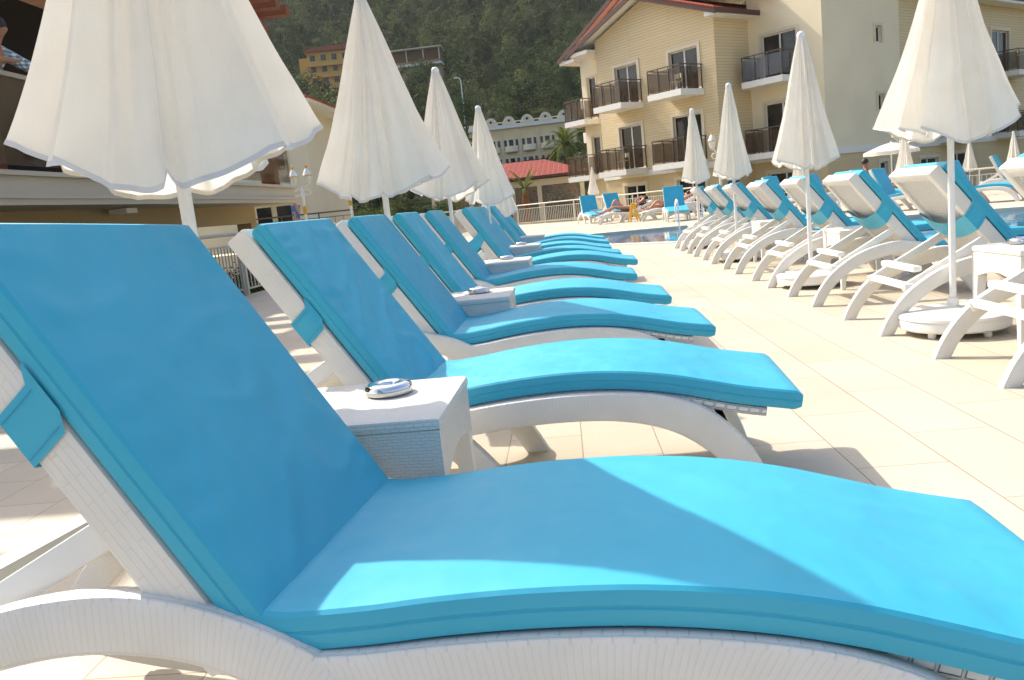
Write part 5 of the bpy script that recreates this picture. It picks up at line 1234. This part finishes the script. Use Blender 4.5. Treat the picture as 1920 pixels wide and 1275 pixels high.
# man leaning on the balustrade, plaid shirt
p = empty('person', (-6.62-.22, 10.25, 2.041), 0, 1.05); V = {}; E = []
V['hip'] = (-.35, 0, .98, (.16, .12)); V['waist'] = (-.22, 0, 1.12, (.15, .12)); V['chest'] = (-.04, 0, 1.36, (.18, .13)); V['neck'] = (.07, .0, 1.50, .06); V['head'] = (.15, .0, 1.63, .095); V['crown'] = (.14, 0, 1.70, .09); V['nose'] = (.25, -.01, 1.62, .014)
E += [('hip', 'waist'), ('waist', 'chest'), ('chest', 'neck'), ('neck', 'head'), ('head', 'crown'), ('head', 'nose')]
for k, s_ in (('l', .11), ('r', -.11)):
    V[k+'th'] = (-.35, s_, .88, .1); V[k+'kn'] = (-.30, s_, .5, .065); V[k+'an'] = (-.42, s_, .09, .04); V[k+'to'] = (-.25, s_, .03, .033); E += [('hip', k+'th'), (k+'th', k+'kn'), (k+'kn', k+'an'), (k+'an', k+'to')]
V['rsh'] = (.0, -.22, 1.44, .065); V['rel'] = (.18, -.34, 1.27, .048); V['rwr'] = (.26, -.04, 1.285, .032); V['lsh'] = (.0, .22, 1.44, .065); V['lel'] = (.16, .46, 1.27, .048); V['lwr'] = (.26, .72, 1.27, .034)
E += [('chest', 'rsh'), ('rsh', 'rel'), ('rel', 'rwr'), ('chest', 'lsh'), ('lsh', 'lel'), ('lel', 'lwr')]
hand(V, E, 'rwr', V['rwr'][:3], (.1, 1, 0), (1, 0, 0)); hand(V, E, 'lwr', V['lwr'][:3], (.1, 1, 0), (1, 0, 0))
skinned('body', V, E, M['skin_shaded'], p); hair(p, (.13, 0, 1.70), .095)
S_ = {k: V[k] for k in ('hip', 'waist', 'chest')}; S_ = {'hip': (-.35, 0, .98, (.18, .14)), 'waist': (-.22, 0, 1.12, (.17, .14)), 'chest': (-.04, 0, 1.37, (.20, .15)), 'n': (.05, 0, 1.46, .08), 'r1': (.0, -.22, 1.44, .085), 'r2': (.16, -.33, 1.29, .078), 'l1': (.0, .22, 1.44, .085), 'l2': (.14, .42, 1.30, .078), 'l3': (.19, .58, 1.28, .066), 'r3': (.20, -.24, 1.285, .062)}
skinned('plaid_shirt', S_, [('hip', 'waist'), ('waist', 'chest'), ('chest', 'n'), ('chest', 'r1'), ('r1', 'r2'), ('chest', 'l1'), ('l1', 'l2'), ('l2', 'l3'), ('r2', 'r3')], M['plaid'], p)
tag(p, 'man in a pale plaid shirt leaning on the upper terrace rail', 'person')
# seated man across the pool (only his head shows), on the partly hidden lounger
p = empty('person', (8.15, 22.6, -.02), -.8); V = {}; E = []
V['hip'] = (0, 0, .50, (.15, .12)); V['chest'] = (-.08, 0, .86, (.16, .12)); V['neck'] = (-.09, 0, 1.0, .05); V['head'] = (-.08, 0, 1.12, .085); V['crown'] = (-.09, 0, 1.19, .08); V['nose'] = (.01, 0, 1.12, .013)
E += [('hip', 'chest'), ('chest', 'neck'), ('neck', 'head'), ('head', 'crown'), ('head', 'nose')]
for k, s_ in (('l', .11), ('r', -.11)):
    V[k+'kn'] = (.42, s_, .56, .06); V[k+'an'] = (.8, s_, .47, .038); V[k+'to'] = (.88, s_, .57, .03); V[k+'sh'] = (-.08, s_*1.8, .95, .055); V[k+'el'] = (.08, s_*2.3, .70, .04); V[k+'wr'] = (.30, s_*1.3, .62, .028)
    E += [('hip', k+'kn'), (k+'kn', k+'an'), (k+'an', k+'to'), ('chest', k+'sh'), (k+'sh', k+'el'), (k+'el', k+'wr')]; hand(V, E, k+'wr', V[k+'wr'][:3], (1, 0, -.2), (0, 1, 0))
skinned('body', V, E, M['skin_shaded'], p); hair(p, (-.1, 0, 1.18), .088); skinned('swim_shorts', {'a': (-.02, 0, .50, (.17, .13)), 'l': (.2, .11, .54, .085), 'r': (.2, -.11, .54, .085)}, [('a', 'l'), ('a', 'r')], M['navy'], p)
tag(p, 'dark haired man sitting on a far blue lounger', 'person')
# navy towel hung over a lounger back
mb = MB(); P = []
for i in range(9):
    t = i/8; P.append([(.02*math.sin(j*1.3+i), -.22+.44*j/8, 1.04-.36*abs(t-.5)*2+.01*math.sin(j)) for j in range(9)]); P[-1] = [(x+(t-.5)*.16, y, z) for x, y, z in P[-1]]
mb.grid(P); o = mb.build('towel', M['navy'], angle=80); o.location = (5.12, 24.95, 0); o.rotation_euler = (0, 0, -.9); tag(o, 'navy towel draped over a far lounger, behind the fifth right row back', 'towel')

# ------------------------------------------------------------------ haze: one closed box of even air round everything
bm = bmesh.new(); bmesh.ops.create_cube(bm, size=1.0); me = bpy.data.meshes.new('haze'); bm.to_mesh(me); bm.free()
hz = bpy.data.objects.new('haze', me); COL.objects.link(hz); hz.location = (0, 460, 148.4); hz.scale = (850, 1049, 303.2)
hz['kind'] = 'stuff'; hz['label'] = 'thin pale summer haze in the air over the valley'
hm = bpy.data.materials.new('haze_air'); hm.use_nodes = True; hm.node_tree.nodes.clear()
ho = hm.node_tree.nodes.new('ShaderNodeOutputMaterial'); pv = hm.node_tree.nodes.new('ShaderNodeVolumePrincipled')
pv.inputs['Color'].default_value = (0.86, 0.90, 0.94, 1); pv.inputs['Density'].default_value = 0.00013; pv.inputs['Anisotropy'].default_value = 0.2
hm.node_tree.links.new(pv.outputs[0], ho.inputs['Volume']); hz.data.materials.append(hm)
